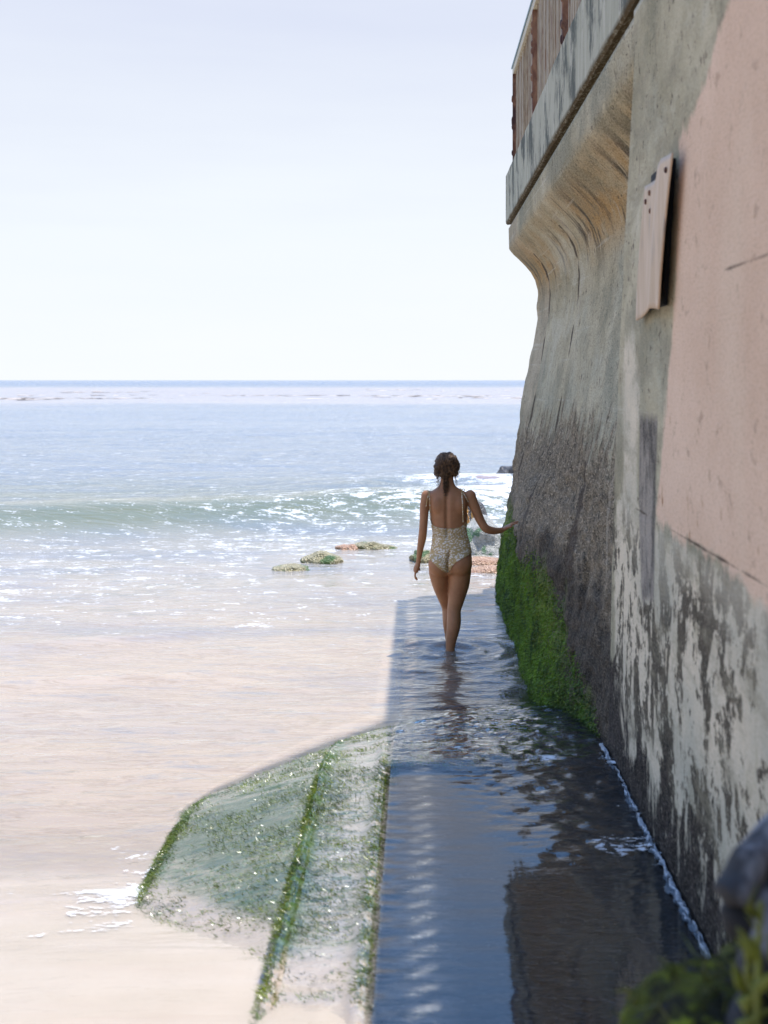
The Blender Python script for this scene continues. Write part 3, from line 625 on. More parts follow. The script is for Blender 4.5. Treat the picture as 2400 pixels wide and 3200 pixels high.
flow = y > 6.4; Dn[flow, 1] += .8; Dn /= np.linalg.norm(Dn, axis=1, keepdims=True)
tag(link('seaweed', blades(np.stack([x, y, z], 1), Dn, rng.uniform(.007, .024, len(x)), rng.uniform(.0012, .0035, len(x)), 4, .25), M_weed, smooth=False), 'short wet green seaweed strands trailing over the concrete ledge', 'seaweed', kind='stuff')

# floating kelp far out
n = 9000; y = 125*np.exp(rng.uniform(0, 1.0, n)); x = rng.uniform(-.36, .14, n)*y
k = fbm(x*.02, y*.06, 4, 180) > rng.uniform(.25, .8, n); x, y = x[k], y[k]
L = rng.uniform(.3, 1.5, len(x)); Wd = rng.uniform(.2, .5, len(x)); V = []
ang = rng.uniform(0, 6.28, (len(x), 6))
base = np.linspace(0, 2*np.pi, 7)[:-1][None, :]
px = x[:, None]+np.cos(base)*L[:, None]*rng.uniform(.6, 1.2, (len(x), 6)); py = y[:, None]+np.sin(base)*Wd[:, None]*2.2*rng.uniform(.6, 1.2, (len(x), 6)); pz = sea_h(px, py)+.03
Vk = np.stack([px, py, pz], -1).reshape(-1, 3)
M_kelp = mat_simple('brown_kelp', (.42, .35, .29), (.52, .44, .38), 1, .6)
tag(link('kelp_bed', fastmesh(Vk, np.arange(len(Vk)).reshape(-1, 6)), M_kelp, smooth=False), 'brown floating kelp bed in a band far out on the sea', 'kelp', kind='stuff')

# ------------------------------------------------------------------ rocks
def mat_rock(name, c1, c2, c3, gthr=.55, green=(.07, .12, .02), rough=.3, sc=14):
    t = NT(name); p = t.pos(); n = t.noise(p, sc, 6, .65); n2 = t.noise(p, sc*.28, 4); n3 = t.vor(p, sc*3.2)
    c = t.mix(t.rng(n, .36, .64), c1, c2); c = t.mix(t.rng(n3, .05, .4, .55, 0), c, c3); c = t.mix(t.rng(n2, gthr, gthr+.07), c, green)
    return t.out(t.bsdf(c, rough, t.bump(t.math('ADD', n, n3), .7, .03)))
M_rk1 = mat_rock('algae_rock', (.20, .17, .07), (.42, .36, .20), (.10, .09, .05), .52)
M_rk2 = mat_rock('dark_rock', (.03, .027, .025), (.09, .075, .065), (.02, .02, .02), .8)
M_rk3 = mat_rock('shelly_rock', (.26, .26, .22), (.50, .49, .45), (.12, .12, .10), .56, (.08, .17, .08), .45, 22)
M_rk4 = mat_rock('orange_sandstone', (.36, .20, .11), (.50, .30, .18), (.28, .17, .10), .7, (.2, .15, .06), .25)
M_rk5 = mat_rock('purple_rock', (.22, .16, .17), (.36, .28, .29), (.15, .11, .12), .8, (.2, .15, .1), .3)
def rock(name, c, r, mat, label, cat='rock', seed=1, rough=.22, group=None, sub=5, parent=None, sharp=1.0):
    bm = bmesh.new(); bmesh.ops.create_icosphere(bm, subdivisions=sub, radius=1)
    for v in bm.verts:
        p = v.co.copy(); q = p.normalized()
        n = float(fbm(q.x*1.6+seed*3+q.z, q.y*1.6-q.z*1.3, 5, seed, .55))
        n2 = float(vnoise(q.x*2.1+seed, q.z*2.3+q.y, seed+9))
        s = 1+rough*sharp*n+rough*.8*n2
        v.co = Vector((p.x*r[0]*s, p.y*r[1]*s, p.z*r[2]*s))
    me = bpy.data.meshes.new('m'); bm.to_mesh(me); bm.free()
    o = link(name, me, mat); o.location = c
    if parent: under(o, parent)
    elif label: tag(o, label, cat, group)
    return o
rock('rock', (-1.40, 15.6, -.03), (.22, .2, .085), M_rk1, 'small low yellow-green rock in the shallows, leftmost of the wave-washed rocks', seed=3)
rock('rock', (-1.13, 16.15, -.04), (.26, .22, .14), M_rk1, 'rounded green-topped rock in the shallows, tallest of the pair on the left', seed=8)
rock('rock', (-.88, 17.45, -.03), (.16, .16, .09), M_rk4, 'small orange-brown rock beside a speckled one, further out in the shallows', seed=15)
rock('rock', (-.58, 17.55, -.04), (.30, .18, .10), M_rk1, 'flat speckled rock breaking the surface, further out in the shallows', seed=12)
rock('rock', (.05, 16.3, -.02), (.15, .18, .14), M_rk1, 'yellowish rock just behind the woman\'s lowered left hand', seed=21)
rock('boulder', (.78, 17.3, -.03), (.36, .5, .44), M_rk3, 'grey shell-crusted boulder between the woman and the end of the wall', 'boulder', seed=24, rough=.18)
rock('boulder', (.68, 18.1, -.03), (.24, .25, .50), M_rk2, 'dark upright boulder hung with orange kelp behind the woman\'s raised elbow', 'boulder', seed=27)
rock('rock', (.78, 15.4, -.06), (.38, .25, .12), M_rk4, 'flat wet orange sandstone rock under the end of the wall', seed=33, rough=.12)
rock('rock', (.70, 16.1, -.05), (.42, .22, .12), M_rk4, 'second flat orange rock, behind the first beside the wall', seed=36, rough=.12)
rock('rock', (2.32, 30, .0), (.62, .5, .36), M_rk2, 'jagged black rock out in the surf, half hidden by the wall', seed=41)
rock('rock', (1.35, 28.7, -.07), (.75, .5, .22), M_rk5, 'low purplish rock awash in the surf in front of the black one', seed=44, rough=.1)
# orange kelp hanging on the boulder
parts = []
for i in range(26):
    x0 = .60+random.uniform(-.06, .14); y0 = 17.55+random.uniform(-.1, .05); z0 = random.uniform(.25, .62)
    pts = [(x0, y0, z0)]; dx = random.uniform(-.06, .10)
    for k in range(1, 6): pts.append((x0+dx*k/2.5+random.uniform(-.012, .012), y0-.16*k/5-.02*k, max(.03, z0-.075*k+random.uniform(-.02, .02))))
    parts.append(tube(smoothpath(pts, 3), [.016*(1-.5*i_/15) for i_ in range(16)], 5, [.006]*16))
M_ok = mat_simple('orange_kelp', (.36, .15, .02), (.52, .28, .05), 8, .3)
tag(link('kelp', mesh(*merge(parts)), M_ok), 'bunch of orange kelp strands draped over the dark boulder behind the woman', 'kelp')
rock('kelp', (.62, 26.5, .03), (.22, .12, .05), M_rk2, 'small dark clump of floating weed beside the woman\'s head', 'kelp', seed=51)

# mossy boulder right beside the camera, with driftwood on it
def mat_fg():
    t = NT('mossy_foreground'); p = t.pos(); n = t.noise(p, 9, 5, .6); n2 = t.noise(p, 24, 4, .6)
    c = t.mix(t.rng(n, .42, .58), (.018, .018, .010), (.075, .085, .010)); c = t.mix(t.rng(n2, .56, .68), c, (.19, .22, .02)); c = t.mix(t.rng(n2, .40, .33), c, (.03, .03, .05))
    return t.out(t.bsdf(c, .8, t.bump(n2, 1, .05), Specular_IOR_Level=.1))
M_fg = mat_fg()
rock('boulder', (.665, 1.95, .97), (.36, .36, .44), M_fg, 'blurred moss-covered boulder close to the camera at the bottom right corner', 'boulder', seed=62, rough=.26)
M_drift = mat_simple('driftwood', (.10, .10, .11), (.28, .28, .29), 12, .8, (1, 1, .3), .6, (.02, .02, .022), (.44, .5))
dr = empty('driftwood', (.66, 1.9, 1.05)); tag(dr, 'grey forked piece of driftwood lying on the mossy boulder at the right edge', 'driftwood')
o = link('branch', mesh(*tube(smoothpath([(.455, 1.78, 1.04), (.475, 1.8, 1.14), (.515, 1.84, 1.25), (.56, 1.88, 1.34), (.66, 1.95, 1.39)], 6), [.014+.012*math.sin(i*.9)**2+.0006*i for i in range(25)], 10)), M_drift); under(o, dr)
o = link('branch', mesh(*tube(smoothpath([(.46, 1.84, 1.27), (.49, 1.86, 1.31), (.55, 1.9, 1.345), (.64, 1.93, 1.33)], 6), [.018+.006*math.sin(i*1.3) for i in range(19)], 10, [.030]*19)), M_drift); under(o, dr)
o = link('branch', mesh(*tube(smoothpath([(.475, 1.86, 1.22), (.50, 1.87, 1.245), (.56, 1.92, 1.24)], 6), [.03, .032, .035, .035, .03, .034, .03, .03, .03, .03, .03, .03, .03], 10)), M_blk); under(o, dr)
dr.location = (.61, 1.9, 1.20)
st = []
bo = [o_ for o_ in COL.objects if o_.name.startswith('boulder') and abs(o_.location.y-1.95) < .01][0]
bvv = np.array([tuple(v.co) for v in bo.data.vertices]); bn = np.array([tuple(v.normal) for v in bo.data.vertices]); kk = rng.integers(0, len(bvv), 9000)
pp = bvv[kk]+np.array(bo.location)[None]; dd = bn[kk]*.5+rng.normal(0, .5, (9000, 3))+np.array([0, 0, -.5])[None]; dd /= np.linalg.norm(dd, axis=1, keepdims=True)
cl_ = fbm(pp[:, 0]*9+pp[:, 1]*4, pp[:, 2]*9, 3, 220) > -.02
tag(link('moss', blades(pp[cl_], dd[cl_], rng.uniform(.012, .04, cl_.sum()), rng.uniform(.002, .005, cl_.sum()), 8), mat_weed('boulder_moss', (.02, .022, .006), (.085, .095, .010), (.19, .19, .02), .6), smooth=False), 'shaggy yellow-green moss on the boulder closest to the camera', 'moss', kind='stuff')
for (a, b) in (((.405, 1.72, 1.25), (.395, 1.7, 1.42)), ((.415, 1.68, 1.18), (.405, 1.66, 1.48)), ((.428, 1.66, 1.2), (.42, 1.66, 1.42))):
    m_ = tuple((a[i]+b[i])/2+random.uniform(-.012, .012) for i in range(3)); st.append(tube(smoothpath([a, m_, b], 5), [.0075*(1-.06*q_)+.0015*math.sin(q_*2.1) for q_ in range(11)], 6))
    for q_ in range(5):
        c_ = Vector(a).lerp(Vector(b), .25+.17*q_); st.append(tube([c_, c_+Vector((random.uniform(-.02, .02), -.01, .02)), c_+Vector((random.uniform(-.035, .035), -.01, .045))], [.004, .009, .001], 5, [.002, .002, .001]))
M_stem = mat_simple('yellow_green_stem', (.08, .095, .008), (.15, .17, .015), 9, .5)
tag(link('seaweed_stalk', mesh(*merge(st)), M_stem), 'yellow-green stalks standing in front of the driftwood at the right edge', 'seaweed')

# ------------------------------------------------------------------ the woman, seen from behind
WX, WY = .226, 10.90
def Zp(x, y): return ((x-590)*.000845, (2010-y)*.000845)
def rings(R, seg=28):                  # (z, cx, cy, rx, ry) horizontal rings, slightly squared
    V = []; Fc = []
    for (z, cx, cy, rx, ry) in R:
        for k in range(seg):
            a = 2*math.pi*k/seg; ca, sa = math.cos(a), math.sin(a); e_ = .88
            V.append((cx+rx*math.copysign(abs(ca)**e_, ca), cy+ry*math.copysign(abs(sa)**e_, sa), z))
    for i in range(len(R)-1):
        for k in range(seg):
            j = (k+1) % seg; Fc.append((i*seg+k, (i+1)*seg+k, (i+1)*seg+j, i*seg+j))
    Fc.append(tuple(range(seg))); Fc.append(tuple((len(R)-1)*seg+k for k in range(seg))[::-1]); return V, Fc
def interp_rings(R, step=.012):
    R = sorted(R); z = np.array([r[0] for r in R]); zz = np.arange(z[0], z[-1], step); A = np.array(R)
    out = []
    for q in zz: out.append((q, *[float(np.interp(q, z, A[:, i])) for i in range(1, 5)]))
    A2 = np.array(out); K = np.array([.25, .5, .25])
    for i in range(1, 5):
        for _ in range(2):
            c = A2[:, i].copy(); c[1:-1] = .25*A2[:-2, i]+.5*A2[1:-1, i]+.25*A2[2:, i]; A2[:, i] = c
    return [tuple(r) for r in A2]
torso = [(.585, .012, .0, .09, .075), (.615, .018, -.004, .150, .100), (.65, .0215, -.008, .166, .112), (.70, .0215, -.008, .166, .115), (.769, .0235, -.004, .157, .105), (.836, .021, .0, .143, .092),
 (.913, .013, .004, .130, .080), (.98, .008, .006, .134, .083), (1.056, .004, .006, .142, .090), (1.115, .003, .004, .148, .092), (1.174, .002, .0, .158, .085), (1.212, .0, -.004, .160, .072), (1.238, -.004, -.004, .128, .058), (1.258, -.006, -.002, .085, .052), (1.284, -.007, .002, .056, .052), (1.33, -.008, .012, .050, .052), (1.36, -.008, .018, .05, .055)]
parts = [rings(interp_rings(torso))]
# buttocks, shoulder blades, breasts, deltoids
parts += [ellip((-.066, -.052, .668), (.090, .078, .094)), ellip((.092, -.056, .676), (.096, .084, .100)),
          ellip((-.070, .082, 1.080), (.058, .050, .060)), ellip((.078, .082, 1.080), (.058, .050, .060)),
          ellip((-.075, -.060, 1.13), (.055, .028, .075)), ellip((.085, -.060, 1.13), (.055, .028, .075)),
          ellip((-.168, .0, 1.192), (.044, .046, .052)), ellip((.172, .0, 1.192), (.048, .048, .054)), ellip((.0, .05, .80), (.12, .055, .14))]
def limb(R, seg=18): return tube(smoothpath([r[0] for r in R], 5), list(np.interp(np.linspace(0, len(R)-1, (len(R)-1)*5+1), range(len(R)), [r[1] for r in R])), seg, list(np.interp(np.linspace(0, len(R)-1, (len(R)-1)*5+1), range(len(R)), [r[2] for r in R])), hint=(1, 0, 0))
# legs: (centre, half width in x, half depth)
parts.append(limb([((.096, .0, .66), .088, .09), ((.091, .0, .60), .090, .094), ((.086, .004, .515), .083, .088), ((.071, .008, .43), .071, .077), ((.054, .008, .345), .059, .066), ((.047, .002, .30), .054, .060), ((.046, -.012, .225), .056, .062), ((.040, -.018, .165), .053, .058), ((.026, -.015, .09), .044, .048), ((.018, -.012, .025), .037, .042), ((.016, -.01, -.04), .034, .040), ((.016, .0, -.085), .036, .045)]))
parts.append(limb([((-.070, .0, .66), .080, .088), ((-.070, .02, .60), .080, .09), ((-.058, .06, .515), .070, .084), ((-.034, .10, .43), .062, .074), ((-.006, .14, .345), .054, .062), ((.004, .15, .30), .050, .056), ((.010, .14, .225), .052, .058), ((.012, .15, .165), .049, .054), ((.016, .18, .09), .040, .044), ((.020, .20, .025), .035, .04), ((.022, .21, -.05), .034, .04), ((.022, .22, -.085), .036, .045)]))
for (fx, fy) in ((.016, .0), (.022, .22)):
    parts.append(tube([(fx, fy-.05, -.09), (fx, fy, -.085), (fx, fy+.08, -.098), (fx, fy+.15, -.108), (fx, fy+.18, -.110)], [.030, .036, .040, .043, .03], 12, [.030, .034, .026, .016, .010], hint=(1, 0, 0)))
# left arm hanging
LA = [((-.165, .0, 1.20), .040, .044), ((-.176, -.004, 1.16), .040, .044), ((-.184, -.006, 1.107), .037, .041), ((-.188, -.008, 1.022), .034, .038), ((-.194, -.006, .938), .033, .036), ((-.201, .004, .87), .034, .034), ((-.216, .02, .786), .027, .029), ((-.228, .036, .70), .020, .023), ((-.230, .04, .676), .018, .023)]
RA = [((.165, .0, 1.20), .042, .044), ((.186, .0, 1.16), .044, .044), ((.208, .002, 1.107), .041, .041), ((.241, .004, 1.03), .037, .038), ((.268, .004, .978), .034, .035), ((.296, .008, .942), .034, .034), ((.345, .03, .924), .032, .031), ((.392, .052, .920), .025, .026), ((.430, .068, .926), .018, .022)]
parts.append(limb(LA)); parts.append(limb(RA))
def finger(root, dirs, L, r):           # three phalanges
    pts = [Vector(root)]
    for d, l in zip(dirs, (.5, .28, .22)): pts.append(pts[-1]+Vector(d).normalized()*L*l)
    return tube(smoothpath(pts, 4), [r*(1-.28*i/12) for i in range(13)], 9)
# left hand: palm facing the thigh, relaxed
parts.append(tube([(-.230, .04, .685), (-.236, .046, .655), (-.246, .052, .625), (-.253, .056, .602)], [.017, .021, .023, .019], 14, [.024, .036, .040, .036], hint=(1, 0, .3)))
for (dy, L, r, b) in ((.086, .070, .0085, .35), (.066, .078, .0088, .55), (.045, .072, .0085, .75), (.026, .058, .0078, 1.0)):
    root = (-.252, dy, .606-.004*b)
    parts.append(finger(root, ((-.15, .05, -1), (.30*b+.15, .02, -1), (.95*b+.2, .0, -.75)), L, r))
parts.append(finger((-.236, .082, .655), ((.25, .6, -.8), (.30, .25, -1), (.35, .1, -1)), .062, .0098))
# right hand: fingers on the wall
parts.append(tube([(.425, .066, .924), (.452, .080, .938), (.480, .093, .953), (.497, .101, .962)], [.016, .016, .014, .010], 14, [.022, .034, .039, .036], hint=(-.45, -.15, 1)))
for (dy, dz, L, r, u) in ((.070, .004, .066, .0082, -.35), (.090, .010, .074, .0086, -.05), (.110, .008, .070, .0083, .2), (.130, .0, .055, .0076, .5)):
    parts.append(finger((.494, dy, .960+dz), ((1, u, .42), (1, u, .20), (1, u*.8, .12)), L*.86, r))
parts.append(finger((.452, .060, .940), ((.8, -.45, .28), (1, -.2, .30), (1, -.1, .25)), .056, .0096))
# head with a face (it looks out to sea)
hc = Vector((-.010, .030, 1.43)); hd = []
hd.append(ellip(hc, (.070, .088, .092), nu=28, nv=18)); hd.append(ellip(hc+Vector((0, .035, -.042)), (.052, .052, .062), nu=24, nv=14))
hd.append(ellip(hc+Vector((0, .083, -.020)), (.010, .018, .022), nu=12, nv=8)); hd.append(tube([hc+Vector((0, .080, .012)), hc+Vector((0, .098, -.022))], [.007, .011], 10))
for q in (-1, 1):
    hd.append(ellip(hc+Vector((q*.030, .076, .022)), (.020, .012, .006), nu=12, nv=6)); hd.append(ellip(hc+Vector((q*.030, .070, .004)), (.013, .012, .010), nu=12, nv=8))
    hd.append(ellip(hc+Vector((q*.071, .006, -.010)), (.007, .016, .028), nu=12, nv=8)); hd.append(ellip(hc+Vector((q*.036, .055, -.030)), (.020, .020, .018), nu=12, nv=8))
hd.append(ellip(hc+Vector((0, .082, -.050)), (.020, .010, .006), nu=14, nv=6)); hd.append(ellip(hc+Vector((0, .080, -.060)), (.017, .010, .006), nu=14, nv=6)); hd.append(ellip(hc+Vector((0, .068, -.086)), (.020, .018, .016), nu=12, nv=8))
parts += hd
V, Fc = merge(parts)
tmp = link('person_raw', mesh(V, Fc)); rm = tmp.modifiers.new('r', 'REMESH'); rm.mode = 'VOXEL'; rm.voxel_size = .0042; rm.use_smooth_shade = True
smd = tmp.modifiers.new('s', 'SMOOTH'); smd.factor = .5; smd.iterations = 3
dg = bpy.context.evaluated_depsgraph_get(); bme = bpy.data.meshes.new_from_object(tmp.evaluated_get(dg)); bpy.data.objects.remove(tmp)
print('body verts', len(bme.vertices))
bv = np.zeros(len(bme.vertices)*3, np.float32); bme.vertices.foreach_get('co', bv); bv = bv.reshape(-1, 3).astype(float)
# local smoothing of torso and thighs, then a shallow spine furrow and cleft
ed = np.zeros(len(bme.edges)*2, np.int32); bme.edges.foreach_get('vertices', ed); ed = ed.reshape(-1, 2)
deg = np.bincount(ed.ravel(), minlength=len(bv)).astype(float)
handm = ((bv[:, 0] > .41) | (bv[:, 0] < -.212) & (bv[:, 2] < .70)); headm = bv[:, 2] > 1.30
wsm = np.where(handm | headm, 0, 1.)[:, None]
for _ in range(22):
    s_ = np.zeros_like(bv); np.add.at(s_, ed[:, 0], bv[ed[:, 1]]); np.add.at(s_, ed[:, 1], bv[ed[:, 0]])
    bv = bv+wsm*.5*(s_/deg[:, None]-bv)
back = bv[:, 1] < 0; xc = np.interp(bv[:, 2], [.6, .8, 1.0, 1.25], [.006, -.002, -.010, -.012])
bv[:, 1] += np.where(back, .012*np.exp(-((bv[:, 0]-xc)/.017)**2)*sstep(.82, .92, bv[:, 2])*sstep(1.27, 1.2, bv[:, 2]), 0)
cl = np.interp(bv[:, 2], [.60, .68, .76, .80], [.004, -.008, .006, .016])
bv[:, 1] += np.where(back, .036*np.exp(-((bv[:, 0]-cl)/.013)**2)*sstep(.60, .64, bv[:, 2])*sstep(.80, .74, bv[:, 2]), 0)
bme.vertices.foreach_set('co', bv.astype(np.float32).ravel()); bme.update(); bme.materials.clear()
def mat_skin():
    t = NT('tanned_skin'); p = t.obj(); n = t.noise(p, 9, 4, .6); n2 = t.noise(p, 70, 3)
    c = t.mix(t.rng(n, .35, .65), (.32, .145, .068), (.40, .19, .09)); c = t.mix(t.rng(n2, .55, .8, 0, .25), c, (.24, .10, .048))
    return t.out(t.bsdf(c, .5, t.bump(n2, .12, .004), Specular_IOR_Level=.3, Subsurface_Weight=.12, Subsurface_Scale=.02))
M_skin = mat_skin()
woman = link('person', bme, M_skin); woman.location = (WX, WY, 0)
tag(woman, 'woman in a tan patterned swimsuit wading away, right hand on the sea wall', 'person')
bvh = BVHTree.FromPolygons([tuple(v) for v in bv], [tuple(p.vertices) for p in bme.polygons])
# swimsuit cut from the body's surface
Bx = np.array([(x-590)*.000845 for x in (395, 420, 428, 437, 460, 500, 570, 640, 700, 735, 755, 766, 790)]); Bz = np.array([(2010-y)*.000845 for y in (785, 790, 812, 840, 862, 876, 886, 884, 872, 848, 822, 800, 790)])
Lx = np.array([(x-590)*.000845 for x in (400, 415, 450, 500, 545, 580, 598, 606, 625, 655, 700, 750, 805, 830)]); Lz = np.array([(2010-y)*.000845 for y in (1135, 1150, 1188, 1235, 1266, 1284, 1284, 1262, 1222, 1188, 1160, 1137, 1112, 1105)])
def suit_f(v):
    x, y, z = v[:, 0], v[:, 1], v[:, 2]
    w = sstep(-.02, .035, y)
    tb = np.interp(x, Bx, Bz)-z; tf = (1.075+.55*np.abs(np.abs(x)-.0)-np.clip(np.abs(x)-.085, 0, 1)*1.4)-z
    bb = z-np.interp(x, Lx, Lz); bf = z-(.60+1.15*np.abs(x-.02)-.0)
    top = tb*(1-w)+tf*w; bot = bb*(1-w)+np.minimum(bf, z-.60)*w
    f = np.minimum(top, bot)*1.0
    arml = np.where((z > .60) & (z < 1.2), x-np.interp(z, [.6, .75, .9, 1.0, 1.05, 1.1], [-.20, -.165, -.149, -.142, -.145, -.149]), 1)
    armr = np.interp(z, [.6, .85, .9, .98, 1.05, 1.12], [.30, .20, .165, .155, .158, .160])-x
    return np.minimum(f, np.minimum(arml, armr))
nrm = np.zeros(len(bme.vertices)*3, np.float32); bme.vertices.foreach_get('normal', nrm); nrm = nrm.reshape(-1, 3)
fv = suit_f(bv)
sv = bv+nrm*.0035
ruch = sstep(.875, .885, bv[:, 2])*sstep(.975, .965, bv[:, 2])
sv = sv+nrm*(ruch*(.0022*np.sin(bv[:, 0]*520+3*np.sin(bv[:, 2]*40))+.0012*np.sin(bv[:, 2]*600)))[:, None]
SVt = []; SF = []; cache = {}; emap = {}
def vid(i):
    if i not in cache: cache[i] = len(SVt); SVt.append(tuple(sv[i]))
    return cache[i]
def eid(i, j):
    k = (min(i, j), max(i, j))
    if k not in emap: a = fv[i]/(fv[i]-fv[j]); emap[k] = len(SVt); SVt.append(tuple(sv[i]*(1-a)+sv[j]*a))
    return emap[k]
for pl in bme.polygons:
    vi = list(pl.vertices); s_ = [fv[i] > 0 for i in vi]
    if not any(s_): continue
    out = []
    for a in range(len(vi)):
        i, j = vi[a], vi[(a+1) % len(vi)]
        if fv[i] > 0: out.append(vid(i))
        if (fv[i] > 0) != (fv[j] > 0): out.append(eid(i, j))
    if len(out) > 2 and len(set(out)) == len(out): SF.append(tuple(out))
def mat_suit():
    t = NT('printed_swimsuit'); p = t.obj(); s = t.sep(p)
    q = t.map(p, (1, .6, 1.25), rot=(0, .5, 0)); w_ = t.noise(p, 14, 2); qv = t.n('ShaderNodeVectorMath', operation='ADD'); t.set(qv.inputs[0], q)
    ws = t.n('ShaderNodeVectorMath', operation='SCALE'); nzc = t.n('ShaderNodeTexNoise'); t.set(nzc.inputs['Vector'], p); nzc.inputs['Scale'].default_value = 30; t.t.links.new(nzc.outputs[1], ws.inputs[0]); ws.inputs['Scale'].default_value = .030
    t.t.links.new(ws.outputs[0], qv.inputs[1])
    v = t.vor(t.map(qv.outputs[0], (1, .7, 1.7)), 52, 'F1'); ed_ = t.rng(v, .40, .46, 1, 0)
    c = t.mix(ed_, (.48, .325, .14), (.76, .67, .56))
    rz = t.math('MULTIPLY', t.rng(s[2], .872, .882), t.rng(s[2], .975, .965)); wv = t.math('SINE', t.math('MULTIPLY', s[0], 700)); c = t.mix(t.math('MULTIPLY', rz, t.rng(wv, -.2, .8, 0, .55)), c, (.26, .155, .05))
    return t.out(t.bsdf(c, .75, t.bump(t.noise(p, 260, 2), .2, .002)))
M_suit = mat_suit()
suit = link('swimsuit', mesh(SVt, SF), M_suit, woman); m = suit.modifiers.new('t', 'SOLIDIFY'); m.thickness = .002; m.offset = 1
def surf(x, z, side, off=.003):
    h = bvh.ray_cast(Vector((x, side*.6, z)), Vector((0, -side, 0)))
    return (h[0]+Vector((0, side*off, 0))) if h[0] else Vector((x, 0, z))
# straps over the shoulders with bows
M_strap = mat_suit()
def strap(pa, pb, xf):
    pts = [surf(pa[0]+(pb[0]-pa[0])*t_, pa[1]+(pb[1]-pa[1])*t_, -1) for t_ in np.linspace(0, 1, 12)]
    h = bvh.ray_cast(Vector((pb[0], -.01, 1.5)), Vector((0, 0, -1))); pts.append(h[0]+Vector((0, 0, .004)))
    h = bvh.ray_cast(Vector((pb[0], .03, 1.5)), Vector((0, 0, -1))); pts.append(h[0]+Vector((0, 0, .003)))
    pts += [surf(pb[0]+(xf-pb[0])*t_, 1.20-.11*t_, 1) for t_ in np.linspace(0, 1, 7)]
    return tube(pts, .0048, 6, [.0028]*len(pts), hint=(1, 0, 0)), h[0]
sL, tL = strap(((432-590)*.000845, .985+.02), ((415-590)*.000845, 1.225), -.085); sR, tR = strap(((728-590)*.000845, .995), ((716-590)*.000845, 1.235), .090)
for top, q, body_ in ((tL, -1, sL), (tR, 1, sR)):
    so_ = link('strap', mesh(*body_), M_strap, woman); parts = []
    c0 = top+Vector((0, -.035, .004))
    parts.append(ellip(c0, (.008, .007, .006), nu=10, nv=6))
    for (dx, dz) in ((.020, .008), (-.016, .010)):
        parts.append(tube(smoothpath([c0, c0+Vector((dx*.6, -.004, dz+.006)), c0+Vector((dx*1.3, -.002, dz*.5)), c0+Vector((dx*.5, 0, -.004)), c0], 4), .0028, 5))
    ex = [(-.010, -.03), (-.016, -.065), (-.022, -.105)] if q < 0 else [(.016, -.022), (.034, -.055), (.050, -.085)]
    pts = [c0]+[surf(c0.x+a, c0.z+b, -1, .006) for a, b in ex]; parts.append(tube(smoothpath(pts, 4), .0040, 5)); link('bow', mesh(*merge(parts)), M_strap, so_)
# hair: pinned-up curls with loose tendrils
hp = [ellip(hc+Vector((0, -.006, .016)), (.082, .096, .092), nu=26, nv=16), ellip(hc+Vector((0, -.055, .0)), (.088, .060, .080)), ellip(hc+Vector((.015, -.075, .030)), (.060, .048, .045)), ellip(hc+Vector((-.01, -.060, -.055)), (.060, .040, .042)), ellip(hc+Vector((-.058, -.03, -.045)), (.032, .04, .036)), ellip(hc+Vector((.045, -.035, -.05)), (.036, .04, .036))]
V, Fc = merge(hp); tmp = link('h', mesh(V, Fc)); rm = tmp.modifiers.new('r', 'REMESH'); rm.mode = 'VOXEL'; rm.voxel_size = .004
dg = bpy.context.evaluated_depsgraph_get(); hme = bpy.data.meshes.new_from_object(tmp.evaluated_get(dg)); bpy.data.objects.remove(tmp)
bm = bmesh.new(); bm.from_mesh(hme); bm.verts.ensure_lookup_table()
# keep the face free of hair
dele = [v for v in bm.verts if v.co.y > hc.y+.052 and v.co.z < hc.z+.055]; bmesh.ops.delete(bm, geom=dele, context='VERTS'); bm.normal_update()
for v in bm.verts:
    a = v.co-hc; v.co += v.normal*(.0035*math.sin(a.x*260+18*float(vnoise(a.z*16, a.y*16, 3)))+.006*float(vnoise(a.x*45+9*a.y, a.z*45, 4)))
bm.to_mesh(hme); bm.free(); hv = [tuple(v.co) for v in hme.vertices]; hf = [tuple(p.vertices) for p in hme.polygons]
for _v in hme.vertices: _v.co.x = hc.x+(_v.co.x-hc.x)*1.13
hv = [tuple(v.co) for v in hme.vertices]
hb = BVHTree.FromPolygons(hv, hf)
parts = [(hv, hf)]
R_ = random.Random(5)
for i in range(430):                  # strands swept back into the knot
    th = R_.uniform(-2.6, -.5) if i % 3 else R_.uniform(-3.3, .2); el = R_.uniform(-.7, 1.45)
    d = Vector((math.cos(th)*math.cos(el), math.sin(th)*math.cos(el), math.sin(el))); p0 = hc+Vector((0, -.01, .005))
    tgt = Vector((.008, -1, .25)).normalized(); pts = []; ph = R_.uniform(0, 6)
    steps = R_.randint(5, 9)
    for k in range(steps):
        dd = d.lerp(tgt, k/steps*.62).normalized(); h = hb.ray_cast(p0+dd*.3, -dd)
        if h[0] is None: continue
        pts.append(h[0]+dd*(.002+.004*math.sin(k*1.7+ph))+Vector((R_.uniform(-1, 1), R_.uniform(-1, 1), R_.uniform(-1, 1)))*.0022)
    if len(pts) > 3: parts.append(tube(smoothpath(pts, 2), R_.uniform(.0012, .0026), 4))
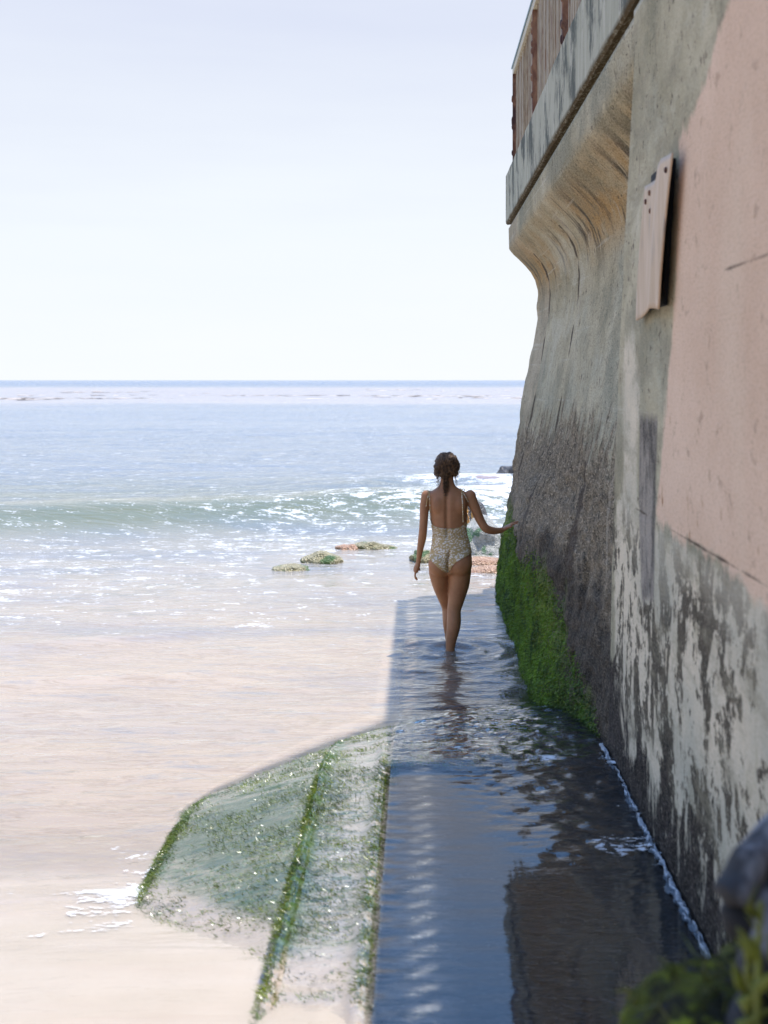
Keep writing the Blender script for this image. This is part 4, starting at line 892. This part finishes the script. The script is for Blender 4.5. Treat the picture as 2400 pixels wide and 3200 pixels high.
def curl(p, L, dx, dy, r=.0022, amp=.007, tw=230, n=34):
    ph = R_.uniform(0, 6); pts = []
    for k in range(n):
        t_ = k/(n-1); pts.append(Vector(p)+Vector((dx*t_+amp*math.sin(ph+t_*L*tw), dy*t_+amp*math.cos(ph+t_*L*tw), -L*t_)))
    return tube(pts, [r*(1-.6*k/n) for k in range(n)], 4)
for i in range(34): parts.append(curl((-.022+R_.uniform(-.016, .018), -.062+R_.uniform(-.012, .008), 1.345+R_.uniform(-.02, .03)), R_.uniform(.08, .175), R_.uniform(-.006, .018), R_.uniform(-.006, .004), R_.uniform(.0015, .003), R_.uniform(.004, .008)))
for i in range(10): parts.append(curl((-.078+R_.uniform(-.012, .012), -.03+R_.uniform(-.02, .02), 1.38), R_.uniform(.07, .13), R_.uniform(-.004, .02), -.005, .0016, .008))
for i in range(70): parts.append(curl((R_.choice((-1, 1))*R_.uniform(.055, .095)-.01, -.05+R_.uniform(-.03, .04), 1.40+R_.uniform(-.02, .05)), R_.uniform(.02, .05), R_.uniform(-.01, .01), -.01, .0016, .009))
for i in range(8): parts.append(curl((.05, .0, 1.36), R_.uniform(.05, .09), .02, -.02, .0013, .006))
def mat_hair():
    t = NT('brown_hair'); p = t.obj(); n = t.noise(t.map(p, (1, 1, .5)), 90, 3)
    c = t.mix(t.rng(n, .38, .66), (.026, .013, .007), (.22, .12, .055))
    return t.out(t.bsdf(c, .45, t.bump(n, .4, .004)))
link('hair', mesh(*merge(parts)), mat_hair(), woman)
# eyes and mouth
M_eye = mat_simple('eye_white', (.75, .72, .70), (.8, .78, .75), 10, .2); M_iris = mat_simple('dark_iris', (.02, .01, .006), (.04, .02, .01), 10, .1)
for q in (-1, 1):
    e1 = link('eye', mesh(*ellip(hc+Vector((q*.030, .0775, .006)), (.011, .0065, .0055), nu=16, nv=10)), M_eye, woman)
    link('iris', mesh(*ellip(hc+Vector((q*.030, .0815, .006)), (.0045, .0032, .0045), nu=12, nv=8)), M_iris, e1)
link('lips', mesh(*ellip(hc+Vector((0, .0915, -.0535)), (.018, .0035, .006), nu=16, nv=8)), mat_simple('lip', (.30, .09, .06), (.34, .11, .08), 40, .35), woman)
